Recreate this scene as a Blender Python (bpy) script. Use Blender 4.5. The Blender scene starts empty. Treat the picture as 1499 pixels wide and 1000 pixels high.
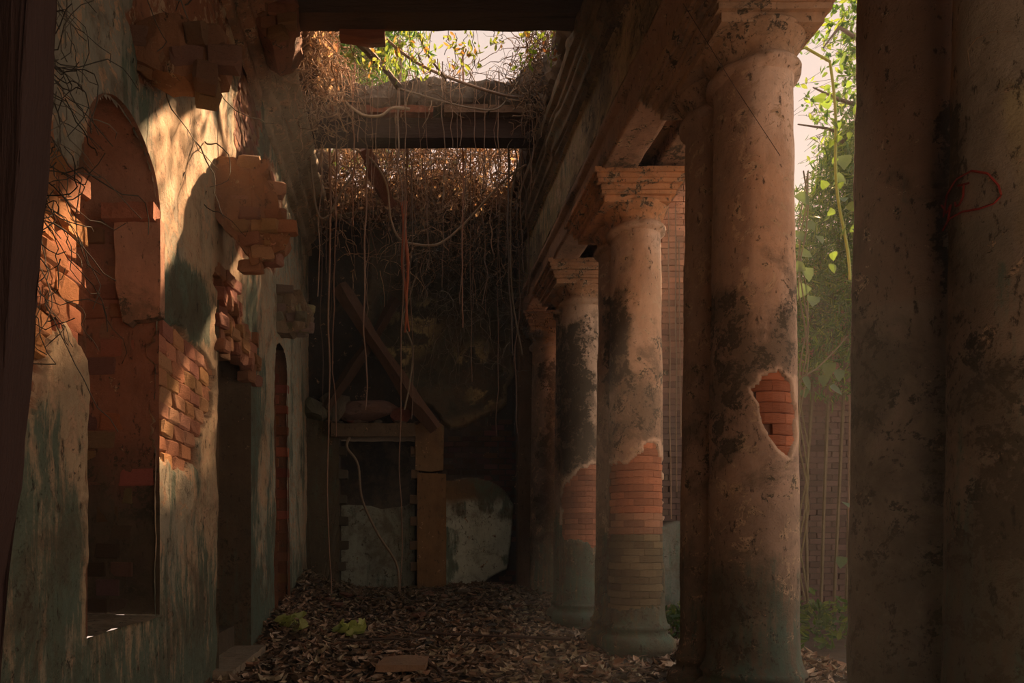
import bpy, bmesh, math, random
import numpy as np
from mathutils import Vector, Matrix
random.seed(7); RNG = np.random.default_rng(7)
HAZE = 0.0036
SC = 0.62                      # design units -> metres (everything is scaled once at the end)
COL = bpy.context.scene.collection
sc = bpy.context.scene

# ------------------------------------------------------------------ camera, sky, sun, exposure
cam = bpy.data.cameras.new('camera'); camo = bpy.data.objects.new('camera', cam); COL.objects.link(camo)
cam.sensor_width = 36; cam.lens = 36 * 1000 / 1499; cam.shift_x = 159.5 / 1499; cam.shift_y = 285 / 1499
camo.location = (0, 0, 1.7); camo.rotation_euler = (math.pi / 2, 0, 0); cam.clip_end = 300
sc.camera = camo
w = bpy.data.worlds.new('sky'); sc.world = w; w.use_nodes = True
nt = w.node_tree; bg = nt.nodes['Background']
tc = nt.nodes.new('ShaderNodeTexCoord'); sep = nt.nodes.new('ShaderNodeSeparateXYZ'); rp = nt.nodes.new('ShaderNodeValToRGB')
nt.links.new(tc.outputs['Generated'], sep.inputs[0]); nt.links.new(sep.outputs['Z'], rp.inputs[0])
rp.color_ramp.elements[0].position = 0.0; rp.color_ramp.elements[0].color = (0.98, 0.70, 0.54, 1)
rp.color_ramp.elements[1].position = 0.95; rp.color_ramp.elements[1].color = (0.42, 0.58, 0.66, 1)
e = rp.color_ramp.elements.new(0.42); e.color = (0.90, 0.67, 0.56, 1); e = rp.color_ramp.elements.new(0.62); e.color = (0.78, 0.63, 0.56, 1)
nt.links.new(rp.outputs[0], bg.inputs[0]); bg.inputs[1].default_value = .95
sl = bpy.data.lights.new('sun', 'SUN'); so = bpy.data.objects.new('sun', sl); COL.objects.link(so)
sl.energy = 24.0; sl.color = (1.0, 0.57, 0.31); sl.angle = 0.02
SUN = Vector((0.62, 1.06, 1.0)).normalized()
so.rotation_euler = SUN.to_track_quat('Z', 'Y').to_euler(); so.location = (6, 14, 16)
sc.view_settings.view_transform = 'Standard'; sc.view_settings.look = 'None'
sc.view_settings.gamma = 1; sc.view_settings.use_curve_mapping = False
sc.view_settings.exposure = 0.28
sc.cycles.use_denoising = True; sc.cycles.max_bounces = 8; sc.cycles.diffuse_bounces = 5

# ------------------------------------------------------------------ helpers
def tag(o, label=None, cat=None, group=None, kind=None):
    if label: o['label'] = label
    if cat: o['category'] = cat
    if group: o['group'] = group
    if kind: o['kind'] = kind
    return o
def thing(name, label, cat, loc, group=None):
    o = bpy.data.objects.new(name, None); COL.objects.link(o); o.location = loc; o.empty_display_size = .1
    return tag(o, label, cat, group)
def mesh_np(name, V, F, smooth=False):
    V = np.asarray(V, dtype=np.float32); F = np.asarray(F, dtype=np.int32); k = F.shape[1]
    me = bpy.data.meshes.new(name); me.vertices.add(len(V)); me.vertices.foreach_set('co', V.ravel())
    me.loops.add(F.size); me.loops.foreach_set('vertex_index', F.ravel())
    me.polygons.add(len(F)); me.polygons.foreach_set('loop_start', np.arange(0, F.size, k, dtype=np.int32))
    me.polygons.foreach_set('use_smooth', np.full(len(F), smooth)); me.update(calc_edges=True); return me
def setcol(me, name, C):
    C = np.asarray(C, dtype=np.float32); C = np.concatenate([C, np.ones((len(C), 1), np.float32)], 1)
    a = me.attributes.new(name, 'FLOAT_COLOR', 'POINT'); a.data.foreach_set('color', C.ravel())
WO = {}
def wo(p): return WO.get(p.name, p.location)
def link(name, me, mat=None, parent=None, kind=None, loc=(0, 0, 0)):
    o = bpy.data.objects.new(name, me); COL.objects.link(o)
    if mat and not me.materials: me.materials.append(mat)
    if parent is not None:
        o.parent = parent; o.location = Vector(loc) - wo(parent)
    else: o.location = loc
    WO[o.name] = Vector(loc)
    if kind: o['kind'] = kind
    return o
def build(name, V, F, mat, parent=None, smooth=False, col=None, mask=None, kind=None, origin=None):
    V = np.asarray(V, dtype=float)
    if origin is None: origin = wo(parent) if parent is not None else (0, 0, 0)
    me = mesh_np(name, V - np.array(origin), F, smooth)
    if col is not None: setcol(me, 'Col', col)
    if mask is not None: setcol(me, 'Mask', mask)
    return link(name, me, mat, parent, kind, origin)
def _h(ix, iy, iz):
    n = (ix * 374761393 + iy * 668265263 + iz * 2147483647 + 1013904223) & 0xFFFFFFFF
    n = ((n ^ (n >> 13)) * 1274126177) & 0xFFFFFFFF; n = n ^ (n >> 16); n = (n * 2246822519) & 0xFFFFFFFF; n ^= n >> 15
    return (n & 0xFFFFFF) / float(0xFFFFFF)
def vnoise(P):
    P = np.asarray(P, dtype=float); i = np.floor(P).astype(np.int64); f = P - i; f = f * f * (3 - 2 * f); r = 0
    for dx in (0, 1):
        for dy in (0, 1):
            for dz in (0, 1):
                wgt = (f[..., 0] if dx else 1 - f[..., 0]) * (f[..., 1] if dy else 1 - f[..., 1]) * (f[..., 2] if dz else 1 - f[..., 2])
                r = r + wgt * _h(i[..., 0] + dx, i[..., 1] + dy, i[..., 2] + dz)
    return r
def fbm(P, s=1.0, o=4, off=0.0):
    P = np.asarray(P, dtype=float) * s + off; a = .5; r = 0; t = 0
    for k in range(o): r = r + a * vnoise(P); t += a; P = P * 2.03 + 17.1; a *= .55
    return r / t                                    # about 0..1
def ss(a, b, x): t = np.clip((x - a) / (b - a), 0, 1); return t * t * (3 - 2 * t)
def px_of(V):
    V = np.asarray(V); y = np.maximum(V[..., 1], .1)
    return 590 + 1000 * V[..., 0] / y, 785 - 1000 * (V[..., 2] - 1.7) / y
def at(px, py, Y): return ((px - 590) * Y / 1000, Y, 1.7 + (785 - py) * Y / 1000)
def wl(px, py, X=-2.2): Y = X * 1000 / (px - 590); return (Y, 1.7 + (785 - py) * Y / 1000)
def sdp(x, y, poly):
    """signed distance to a polygon, positive inside"""
    x = np.asarray(x, float); y = np.asarray(y, float); d = np.full(x.shape, 1e9); ins = np.zeros(x.shape, bool); n = len(poly)
    for i in range(n):
        x0, y0 = poly[i]; x1, y1 = poly[(i + 1) % n]; dx, dy = x1 - x0, y1 - y0
        t = np.clip(((x - x0) * dx + (y - y0) * dy) / (dx * dx + dy * dy + 1e-9), 0, 1)
        d = np.minimum(d, np.hypot(x - x0 - t * dx, y - y0 - t * dy))
        c = ((y0 > y) != (y1 > y)) & (x < (x1 - x0) * (y - y0) / (y1 - y0 + 1e-12) + x0); ins ^= c
    return np.where(ins, d, -d)
def mixc(A, B, t): return A * (1 - t[..., None]) + np.array(B, float) * t[..., None]
def grid_faces(n, m, keep=None, wrap=False):
    """verts indexed i*m+j"""
    i, j = np.meshgrid(np.arange(n - 1), np.arange(m if wrap else m - 1), indexing='ij')
    j2 = (j + 1) % m
    F = np.stack([i * m + j, (i + 1) * m + j, (i + 1) * m + j2, i * m + j2], -1).reshape(-1, 4)
    return F if keep is None else F[keep.reshape(-1)]

# ------------------------------------------------------------------ materials
class NT:
    def __init__(s, name):
        s.m = bpy.data.materials.new(name); s.m.use_nodes = True; s.t = s.m.node_tree; s.b = s.t.nodes['Principled BSDF']
        s.b.inputs['Roughness'].default_value = .9; s.b.inputs['Specular IOR Level'].default_value = .25
        s.tc = s.n('ShaderNodeTexCoord'); s.o = s.tc.outputs['Object']
    def n(s, ty, **k):
        x = s.t.nodes.new(ty)
        for a, v in k.items(): setattr(x, a, v)
        return x
    def l(s, a, b): s.t.links.new(a, b)
    def attr(s, name): x = s.n('ShaderNodeAttribute'); x.attribute_name = name; return x
    def noise(s, scale, detail=6, rough=.6, vec=None, stretch=None, dist=0):
        x = s.n('ShaderNodeTexNoise'); x.inputs['Scale'].default_value = scale / SC; x.inputs['Detail'].default_value = detail
        x.inputs['Roughness'].default_value = rough; x.inputs['Distortion'].default_value = dist
        v = vec or s.o
        if stretch:
            mp = s.n('ShaderNodeMapping'); mp.inputs['Scale'].default_value = stretch; s.l(v, mp.inputs[0]); v = mp.outputs[0]
        s.l(v, x.inputs['Vector']); return x.outputs[0]
    def math(s, op, a, b=None, c=None):
        x = s.n('ShaderNodeMath', operation=op)
        for i, v in enumerate((a, b, c)):
            if v is None: continue
            if isinstance(v, (int, float)): x.inputs[i].default_value = v
            else: s.l(v, x.inputs[i])
        return x.outputs[0]
    def mix(s, f, a, b, blend='MIX'):
        x = s.n('ShaderNodeMix', data_type='RGBA', blend_type=blend)
        for i, v in ((0, f), (6, a), (7, b)):
            if isinstance(v, (int, float)): x.inputs[i].default_value = v
            elif isinstance(v, tuple): x.inputs[i].default_value = v + (1,) if len(v) == 3 else v
            else: s.l(v, x.inputs[i])
        return x.outputs[2]
    def rng(s, v, a, b, c=0., d=1.):
        x = s.n('ShaderNodeMapRange', interpolation_type='SMOOTHSTEP'); s.l(v, x.inputs[0])
        for i, q in zip((1, 2, 3, 4), (a, b, c, d)): x.inputs[i].default_value = q
        return x.outputs[0]
    def bump(s, h, strength=.5, dist=.02, prev=None):
        x = s.n('ShaderNodeBump'); x.inputs['Strength'].default_value = strength; x.inputs['Distance'].default_value = dist
        s.l(h, x.inputs['Height'])
        if prev: s.l(prev, x.inputs['Normal'])
        s.l(x.outputs[0], s.b.inputs['Normal']); return x.outputs[0]
    def base(s, c): s.l(c, s.b.inputs['Base Color']) if not isinstance(c, tuple) else setattr(s.b.inputs['Base Color'], 'default_value', c + (1,))
def grey(n, v):
    x = n.n('ShaderNodeCombineColor'); [n.l(v, x.inputs[i]) for i in range(3)]; return x.outputs[0]

def m_plaster():
    """old lime plaster: Col = its paint colour, Mask = how far mould / green algae and teal shade / flaked paint have taken it"""
    n = NT('weathered_plaster'); c = n.attr('Col').outputs[0]; mk = n.n('ShaderNodeSeparateColor'); n.l(n.attr('Mask').outputs[0], mk.inputs[0])
    A = n.noise(2.2, 8, .65); B = n.noise(9, 8, .7, stretch=(1, 1, .16)); Cc = n.noise(26, 8, .75); D = n.noise(5.5, 9, .72, dist=.6)
    v = n.math('MULTIPLY_ADD', A, .9, .55); v = n.math('MULTIPLY', v, n.math('MULTIPLY_ADD', B, .55, .72)); c = n.mix(1.0, c, grey(n, v), 'MULTIPLY')
    # flaked coats: paler or redder undercoat
    f = n.math('ADD', n.math('MULTIPLY', mk.outputs[2], .75), n.math('MULTIPLY', n.math('SUBTRACT', D, .5), 2.4))
    fl = n.rng(f, .30, .34); c = n.mix(fl, c, (.50, .36, .23))
    g = n.math('ADD', mk.outputs[1], n.math('MULTIPLY', n.math('SUBTRACT', B, .5), 1.9)); g = n.math('ADD', g, n.math('MULTIPLY', n.math('SUBTRACT', Cc, .5), .5))
    gg = n.rng(g, .32, .72, 0, .88); c = n.mix(gg, c, (.080, .142, .108))  # algae green, its teal also painting in the cool tint of shadows
    r = n.math('ADD', mk.outputs[0], n.math('MULTIPLY', n.math('SUBTRACT', D, .5), 2.5)); r = n.math('ADD', r, n.math('MULTIPLY', n.math('SUBTRACT', Cc, .5), 1.5))
    rr = n.rng(r, .42, .58, 0, .88); c = n.mix(rr, c, (.038, .040, .028))
    E = n.noise(1.5, 10, .74, dist=.4); gr = n.math('ADD', n.math('MULTIPLY', n.math('SUBTRACT', E, .5), 2.2), n.math('ADD', n.math('MULTIPLY', mk.outputs[0], .9), n.math('MULTIPLY', mk.outputs[1], .25)))
    c = n.mix(n.rng(gr, .14, .55, 0, .68), c, (.105, .088, .058))
    pit = n.rng(n.noise(16, 8, .78, stretch=(1, 1, .45)), .585, .63, 0, .78); c = n.mix(pit, c, (.052, .044, .032))
    sp = n.rng(n.noise(60, 3, .6), .67, .72, 0, .6); c = n.mix(sp, c, (.03, .03, .025))
    n.base(c)
    h = n.math('ADD', n.math('MULTIPLY', Cc, .6), n.math('MULTIPLY', D, .8)); h = n.math('SUBTRACT', h, n.math('ADD', n.math('MULTIPLY', rr, .15), n.math('MULTIPLY', pit, .5))); h = n.math('SUBTRACT', h, n.math('MULTIPLY', fl, .25))
    n.bump(h, .75, .03); return n.m
def m_objcol(name, s1=7, bumpd=.02, rough=.9, var=.9, stretch=None, mold=(.02, .022, .017), mt=(.56, .72)):
    n = NT(name); oi = n.n('ShaderNodeObjectInfo'); c = oi.outputs['Color']
    geo = n.n('ShaderNodeVectorMath', operation='ADD'); n.l(n.o, geo.inputs[0]); sc_ = n.n('ShaderNodeVectorMath', operation='SCALE'); sc_.inputs[3].default_value = 13.
    cmb = n.n('ShaderNodeCombineXYZ'); n.l(oi.outputs['Random'], cmb.inputs[0]); n.l(oi.outputs['Random'], cmb.inputs[2]); n.l(cmb.outputs[0], sc_.inputs[0]); n.l(sc_.outputs[0], geo.inputs[1])
    A = n.noise(s1, 7, .7, vec=geo.outputs[0], stretch=stretch); B = n.noise(s1 * 4, 6, .7, vec=geo.outputs[0], stretch=stretch)
    v = n.math('MULTIPLY_ADD', A, var, 1 - var / 2); v = n.math('MULTIPLY', v, n.math('MULTIPLY_ADD', oi.outputs['Random'], .5, .75))
    c = n.mix(1.0, c, grey(n, v), 'MULTIPLY'); c = n.mix(n.rng(A, mt[0], mt[1], 0, .75), c, mold); n.base(c)
    n.b.inputs['Roughness'].default_value = rough
    n.bump(n.math('ADD', A, n.math('MULTIPLY', B, .6)), .8, bumpd); return n.m
def m_col(name, s1=10, rough=.9, bumpd=.01, trans=None, stretch=None, spec=.25, var=.7):
    """colour from the mesh's own Col attribute"""
    n = NT(name); c = n.attr('Col').outputs[0]; A = n.noise(s1, 6, .65, stretch=stretch)
    c = n.mix(1.0, c, grey(n, n.math('MULTIPLY_ADD', A, var, 1 - var / 2)), 'MULTIPLY'); n.base(c); n.b.inputs['Roughness'].default_value = rough; n.b.inputs['Specular IOR Level'].default_value = spec
    if bumpd: n.bump(A, .7, bumpd)
    if trans:
        t = n.n('ShaderNodeBsdfTranslucent'); n.l(n.mix(1.0, c, trans, 'MULTIPLY'), t.inputs[0]); mx = n.n('ShaderNodeMixShader'); mx.inputs[0].default_value = .5
        n.l(n.b.outputs[0], mx.inputs[1]); n.l(t.outputs[0], mx.inputs[2]); n.l(mx.outputs[0], n.t.nodes['Material Output'].inputs[0])
    return n.m
M_PL = m_plaster(); M_BR = m_objcol('old_brick', 8, .02); M_ST = m_objcol('rubble_stone', 5, .03); M_WD = m_objcol('rotten_timber', 5, .02, stretch=(.12, 1, 1))
M_WV = m_objcol('rotten_timber_upright', 5, .02, stretch=(1, 1, .1)); M_RT = m_objcol('aerial_root', 12, .01, var=.6, mt=(.68, .85))
M_LF = m_col('dead_leaf', 14, .85, .004); M_GR = m_col('green_leaf', 8, .55, 0, trans=(.75, .8, .45), var=.5, spec=.4); M_EA = m_col('earth', 9, .95, .03)
M_DL = m_col('dry_leaf_thin', 10, .8, 0, trans=(.75, .68, .52))
M_TW = m_col('dry_twigs', 12, .9, 0)

# ------------------------------------------------------------------ mesh kits
def tubes(paths, sides=5):
    """paths: list of (pts Nx3, radii N) -> V, F"""
    Vs, Fs, n0 = [], [], 0
    for P, R in paths:
        P = np.asarray(P, float); N = len(P); R = np.broadcast_to(np.asarray(R, float), (N,))
        T = np.gradient(P, axis=0); T /= np.linalg.norm(T, axis=1)[:, None] + 1e-9
        ref = np.where(np.abs(T[:, 2:3]) > .8, np.array([[1., 0, 0]]), np.array([[0, 0, 1.]]))
        U = np.cross(T, ref); U /= np.linalg.norm(U, axis=1)[:, None] + 1e-9; W = np.cross(T, U)
        a = np.arange(sides) * 2 * math.pi / sides
        V = P[:, None] + R[:, None, None] * (U[:, None] * np.cos(a)[None, :, None] + W[:, None] * np.sin(a)[None, :, None])
        Vs.append(V.reshape(-1, 3)); Fs.append(grid_faces(N, sides, wrap=True) + n0); n0 += N * sides
    return np.concatenate(Vs), np.concatenate(Fs)
def chamfer_box(seed=0, jit=.04, c=.07):
    """unit brick, edges worn"""
    r = np.random.default_rng(seed); bm = bmesh.new(); bmesh.ops.create_cube(bm, size=1)
    bmesh.ops.bevel(bm, geom=bm.edges[:], offset=c, segments=1, affect='EDGES')
    for v in bm.verts: v.co += Vector(r.uniform(-jit, jit, 3))
    me = bpy.data.meshes.new('brick'); bm.to_mesh(me); bm.free(); return me
BRK = [chamfer_box(k, .02, .05) for k in range(8)]
BRR = [chamfer_box(20 + k, .075, .13) for k in range(8)]
for m_ in BRK + BRR: m_.materials.append(M_BR)
def put_brick(parent, loc, dims, rot, color, name='brick', me=None):
    o = bpy.data.objects.new(name, me or random.choice(BRK)); o.parent = parent; o.location = Vector(loc) - wo(parent)
    o.scale = dims; o.rotation_euler = rot; o.color = (*color, 1); COL.objects.link(o); return o
def plane_bricks(parent, O, U, W, N, poly, bl=.30, bh=.15, bd=.12, gap=.018, col=(.42, .17, .08), cv=.3, prot=.02, limit=290, jit=.02, miss=0., colf=None, rough=False):
    """bricks laid in running bond over the polygon poly (u,v) of the plane O+uU+vW, faces along N"""
    O, U, W, N = map(Vector, (O, U, W, N)); us = [p[0] for p in poly]; vs = [p[1] for p in poly]; out = []
    R = Matrix((U, N, W)).transposed().to_euler(); v = math.floor(min(vs) / bh) * bh; row = int(round(v / bh))
    while v < max(vs):
        u = math.floor(min(us) / bl) * bl - (row % 2) * bl / 2
        while u < max(us) + bl:
            L = bl * random.uniform(.93, .995); cu = u + bl / 2; cvv = v + bh / 2
            if float(sdp(np.array([cu]), np.array([cvv]), poly)[0]) > -.02 and random.random() >= miss: out.append((cu, cvv, L))
            u += bl
        v += bh; row += 1
    random.shuffle(out) if len(out) > limit else None
    for cu, cvv, L in out[:limit]:
        k = random.uniform(1 - cv, 1 + cv); c0 = colf(cu, cvv) if colf else col
        c = (c0[0] * k, c0[1] * k * random.uniform(.85, 1.15), c0[2] * k * random.uniform(.8, 1.2))
        p = O + U * cu + W * cvv + N * (random.uniform(0, prot) - bd / 2)
        e2 = R.copy(); e2.rotate_axis('Z', random.uniform(-jit, jit) * 2); e2.rotate_axis('Y', random.uniform(-jit, jit))
        put_brick(parent, p, (L - gap, bd, bh - gap * random.uniform(.7, 1.5)), e2, c, me=random.choice(BRR) if rough else None)
    return len(out)
def prism(name, outline, Y0, Y1, mat, parent=None, rough=.03, step=.09, color=None, col=None, mask=None, seed=0, axis='Y', kind=None, taper=1.0, smooth=False):
    """outline [(x,z)] extruded from Y0 to Y1 and worn by noise; axis 'X': outline is (y,z) and runs in X"""
    pts = []
    for i, a in enumerate(outline):
        b = outline[(i + 1) % len(outline)]; d = math.hypot(b[0] - a[0], b[1] - a[1]); k = max(1, int(d / step))
        for q in range(k): pts.append((a[0] + (b[0] - a[0]) * q / k, a[1] + (b[1] - a[1]) * q / k))
    bm = bmesh.new(); cx = sum(p[0] for p in pts) / len(pts); cz = sum(p[1] for p in pts) / len(pts)
    D = Y1 - Y0; nl = max(1, int(abs(D) / (step * 1.5))); rings = []
    for l in range(nl + 1):
        t = l / nl; s = 1 + (taper - 1) * t; y = Y0 + D * t
        rings.append([bm.verts.new((cx + (p[0] - cx) * s, y, cz + (p[1] - cz) * s)) for p in pts])
    n = len(pts)
    for l in range(nl):
        for i in range(n): bm.faces.new((rings[l][i], rings[l][(i + 1) % n], rings[l + 1][(i + 1) % n], rings[l + 1][i]))
    caps = [bm.faces.new(rings[0]), bm.faces.new(rings[-1])]
    r = bmesh.ops.triangulate(bm, faces=caps)
    inner = [e for e in r['edges'] if e.calc_length() > step * 1.6]
    if inner and rough > 0:
        bmesh.ops.subdivide_edges(bm, edges=inner, cuts=3); bmesh.ops.triangulate(bm, faces=[f for f in bm.faces if len(f.verts) > 4])
    bmesh.ops.recalc_face_normals(bm, faces=bm.faces)
    V = np.array([v.co[:] for v in bm.verts]); Nn = np.array([v.normal[:] for v in bm.verts])
    if rough: V = V + (fbm(V, 2.6, 3, seed * 3.7)[:, None] - .5) * Nn * rough * 3 + np.stack([fbm(V, 6, 2, seed + q * 9.1) - .5 for q in range(3)], 1) * rough * 1.6
    for v, c in zip(bm.verts, V): v.co = c
    if axis == 'X':
        for v in bm.verts: v.co = (v.co.y, v.co.x, v.co.z)
        bmesh.ops.recalc_face_normals(bm, faces=bm.faces)
    V = np.array([v.co[:] for v in bm.verts])
    org = wo(parent) if parent is not None else Vector((0, 0, 0))
    for v in bm.verts: v.co -= org
    me = bpy.data.meshes.new(name); bm.to_mesh(me); bm.free()
    if smooth: me.polygons.foreach_set('use_smooth', np.full(len(me.polygons), True))
    if col is not None:
        C = np.tile(np.array(col, float), (len(V), 1)) if not callable(col) else col(V); setcol(me, 'Col', C)
        Mk = np.tile(np.array(mask or (0, 0, 0), float), (len(V), 1)) if not callable(mask) else mask(V); setcol(me, 'Mask', Mk)
    o = link(name, me, mat, parent, kind, org)
    if color: o.color = (*color, 1)
    return o
def opx(pts, Y): return [((x - 590) * Y / 1000, 1.7 + (785 - y) * Y / 1000) for x, y in pts]
def rect(x0, x1, z0, z1): return [(x0, z0), (x1, z0), (x1, z1), (x0, z1)]
def stone_mesh(seed, s=(1, .8, .6), sub=2):
    bm = bmesh.new(); bmesh.ops.create_icosphere(bm, subdivisions=sub, radius=.5); V = np.array([v.co[:] for v in bm.verts])
    r = np.random.default_rng(seed); 
    for _ in range(7):                     # knock flat facets off
        d = r.normal(size=3); d /= np.linalg.norm(d); k = r.uniform(.26, .4); t = V @ d - k; V = V - np.where(t > 0, t, 0)[:, None] * d
    V = V * np.array(s) * (1 + (fbm(V, 4, 3, seed)[:, None] - .5) * .25)
    for v, c in zip(bm.verts, V): v.co = c
    me = bpy.data.meshes.new('stone'); bm.to_mesh(me); bm.free(); me.materials.append(M_ST); return me

# ------------------------------------------------------------------ floor
def zfl(X, Y):
    X = np.asarray(X, float); Y = np.asarray(Y, float); P = np.stack([X, Y, X * 0], -1)
    z = ss(12.2, 15.3, Y) * .46 + np.exp(-((X + 2.2) / .75) ** 2) * .42 * ss(9.3, 12, Y) + (fbm(P, .9, 3) - .5) * .12 + (fbm(P, 3.5, 3) - .5) * .08
    z = z + np.exp(-((X - 1.9) / .8) ** 2) * .12 * ss(11.5, 13, Y) * (X < 3)
    return z
xs = np.arange(-2.9, 11.01, .07); ys = np.concatenate([np.arange(-1, 6, .25), np.arange(6, 16.4, .06)])
X, Y = np.meshgrid(xs, ys, indexing='ij'); V = np.stack([X, Y, zfl(X, Y) - .03], -1).reshape(-1, 3)
c = mixc(np.tile([.10, .065, .04], (len(V), 1)), (.05, .045, .035), fbm(V, 1.3, 4))
FLOOR = build('floor', V, grid_faces(len(xs), len(ys)), M_EA, smooth=True, col=c, kind='structure')

# ------------------------------------------------------------------ left wall
NICHE = (4.76, 6.08, 1.0, 4.5, 5.03); DOOR = (8.09, 9.80, .08, 4.36); DOOR3 = (11.76, 12.95, .3, 4.75)
def arch_z(y, a, b, spring, crown): t = np.clip((y - a) / (b - a) * 2 - 1, -1, 1); return spring + (crown - spring) * np.sqrt(np.maximum(0, 1 - np.abs(t) ** 2.2))
ys = np.unique(np.concatenate([np.arange(-1, 3.5, .2), np.arange(3.5, 15.95, .034), [4.76, 6.08, 8.09, 9.8, 11.76, 12.95]])); zs = np.arange(-.1, 9.3, .034)
Y, Z = np.meshgrid(ys, zs, indexing='ij'); X = np.full(Y.shape, -2.2); P = np.stack([X, Y, Z], -1); px, py = px_of(P)
nz = fbm(P, 1.1, 5); nz2 = fbm(P, 4.5, 4, 5.); jx = px + (nz2 - .5) * 22; jy = py + (fbm(P, 4.5, 4, 11.) - .5) * 30
PATCH = {
 'main': [(229, 462), (250, 473), (275, 490), (300, 520), (314, 545), (308, 600), (292, 640), (284, 682), (262, 692), (240, 672), (229, 655)],
 'left': [(-300, 150), (60, 215), (82, 200), (100, 238), (112, 250), (131, 200), (131, 535), (115, 503), (90, 468), (72, 500), (58, 590), (25, 610), (-300, 640)],
 'strip': [(356, 48), (372, 55), (385, 110), (383, 236), (345, 236), (343, 150), (352, 120)],
 'lintel': [(318, 396), (332, 402), (340, 425), (352, 460), (374, 505), (377, 556), (366, 556), (350, 520), (318, 512)],
 'top': [(185, 20), (255, -60), (318, -60), (350, 105), (275, 140), (210, 120)], 'end': [(360, -60), (436, -60), (434, 35), (405, 64), (378, 52)],
 'c2': [(318, 230), (395, 230), (425, 350), (400, 400), (345, 370)]}
dep = {'main': .085, 'left': .08, 'strip': .07, 'lintel': .08, 'top': .05, 'end': .05, 'c2': .03}
rec = np.zeros(Y.shape); pm = {}
for k, p in PATCH.items():
    s = sdp(jx, jy, p); pm[k] = ss(-1.5, 1.5, s); rec = np.maximum(rec, pm[k] * dep[k])
# broad plaster relief, worn edges and swelling around patches
bulge = (nz - .5) * .10 + (fbm(P, 9, 3) - .5) * .016
X = X + bulge - rec
colr = np.tile([.47, .37, .235], Y.shape + (1,)); colr = mixc(colr, (.36, .34, .25), ss(.45, .62, fbm(P * [1, 1, .35], .9, 4, 3.)))
colr = mixc(colr, (.27, .29, .24), ss(-25, 25, sdp(jx, jy, [(60, -80), (345, -80), (300, 130), (195, 190), (150, 200), (110, 260), (60, 240)])) * .85)
colr = mixc(colr, (.36, .40, .31), ss(-20, 20, sdp(jx, jy, [(380, 200), (440, 330), (450, 900), (385, 900), (395, 400)])) * .8)
colr = mixc(colr, (.52, .36, .20), ss(0, 12, sdp(jx, jy, [(372, 590), (392, 590), (396, 740), (378, 740)])) * .9)
pall = np.maximum.reduce([pm[k] for k in pm]); colr = mixc(colr, (.30, .14, .075), pall); colr = mixc(colr, (.20, .075, .03), pm['strip'])
low = ss(2.6, .3, Z)
mG = .22 + .40 * ss(.5, .7, fbm(P * [1, 1, .4], 1.4, 4, 8.)) + .5 * low + .75 * ss(-8, 22, sdp(jx, jy, [(236, 395), (262, 375), (300, 400), (318, 455), (308, 510), (280, 495), (236, 468)])) + .4 * ss(-6, 6, sdp(jx, jy, [(364, 400), (380, 460), (376, 900), (364, 900)]))
mG = mG + .35 * ss(6, 8, Z) * ss(.4, .6, nz)
mR = .05 + .28 * low * ss(.4, .7, nz) + .12 * ss(7.2, 8.6, Z)
mR = mR + .35 * ss(0, 12, sdp(jx, jy, [(270, 165), (292, 165), (290, 260), (280, 285), (268, 240)])); mG = mG * (1 - pall)
keep = np.ones((len(ys) - 1, len(zs) - 1), bool); yc = (ys[:-1] + ys[1:]) / 2; zc = (zs[:-1] + zs[1:]) / 2; YC, ZC = np.meshgrid(yc, zc, indexing='ij')
keep &= ~((YC > NICHE[0]) & (YC < NICHE[1]) & (ZC > NICHE[2]) & (ZC < arch_z(YC, NICHE[0], NICHE[1], NICHE[3], NICHE[4])))
tn = (vnoise(np.stack([YC * 6, ZC * 0, ZC * 0], -1)) - .5) * .25
keep &= ~((YC > DOOR[0]) & (YC < DOOR[1]) & (ZC > DOOR[2]) & (ZC < DOOR[3] + tn * .5))
keep &= ~((YC > DOOR3[0]) & (YC < DOOR3[1]) & (ZC > DOOR3[2]) & (ZC < arch_z(YC, DOOR3[0], DOOR3[1], DOOR3[3], 5.15)))
V = np.stack([X, Y, Z], -1).reshape(-1, 3)
WL = build('wall_left', V, grid_faces(len(ys), len(zs), keep)[:, ::-1], M_PL, smooth=True, col=colr.reshape(-1, 3), mask=np.stack([mR, mG, nz * .55], -1).reshape(-1, 3), kind='structure')
def wpoly(k): return [wl(min(max(x, 241) if k == 'main' else x, 560), y) for x, y in PATCH[k]]
nb = 0
def lcol(u, v): return (.46, .19, .085) if v > 2.9 else (.33, .14, .07)
nb += plane_bricks(WL, (-2.235, 0, 0), (0, 1, 0), (0, 0, 1), (1, 0, 0), wpoly('main'), .34, .155, .16, gap=-.006, prot=.022, colf=lambda u, v: (.56, .29, .165), jit=.02, cv=.12, rough=True); 
LP = [(3.4, 3.0), (3.9, 3.9), (4.15, 4.4), (4.55, 4.2), (4.76, 4.4), (4.76, 2.9), (4.5, 3.0), (4.25, 3.1), (4.1, 2.6), (3.4, 2.6)]
nb += plane_bricks(WL, (-2.22, 0, 0), (0, 1, 0), (0, 0, 1), (1, 0, 0), LP, .3, .155, .16, gap=-.006, rough=True, prot=.03, colf=lambda u, v: (.50, .22, .10), jit=.04)
nb += plane_bricks(WL, (-2.19, 0, 0), (0, 1, 0), (0, 0, 1), (1, 0, 0), wpoly('lintel'), .26, .15, .2, gap=-.01, prot=.10, col=(.40, .20, .12), jit=.14, rough=True)
nb += plane_bricks(WL, (-2.25, 0, 0), (0, 1, 0), (0, 0, 1), (1, 0, 0), wpoly('strip'), .24, .13, .15, gap=.006, prot=.03, col=(.24, .10, .05), jit=.03)
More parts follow.
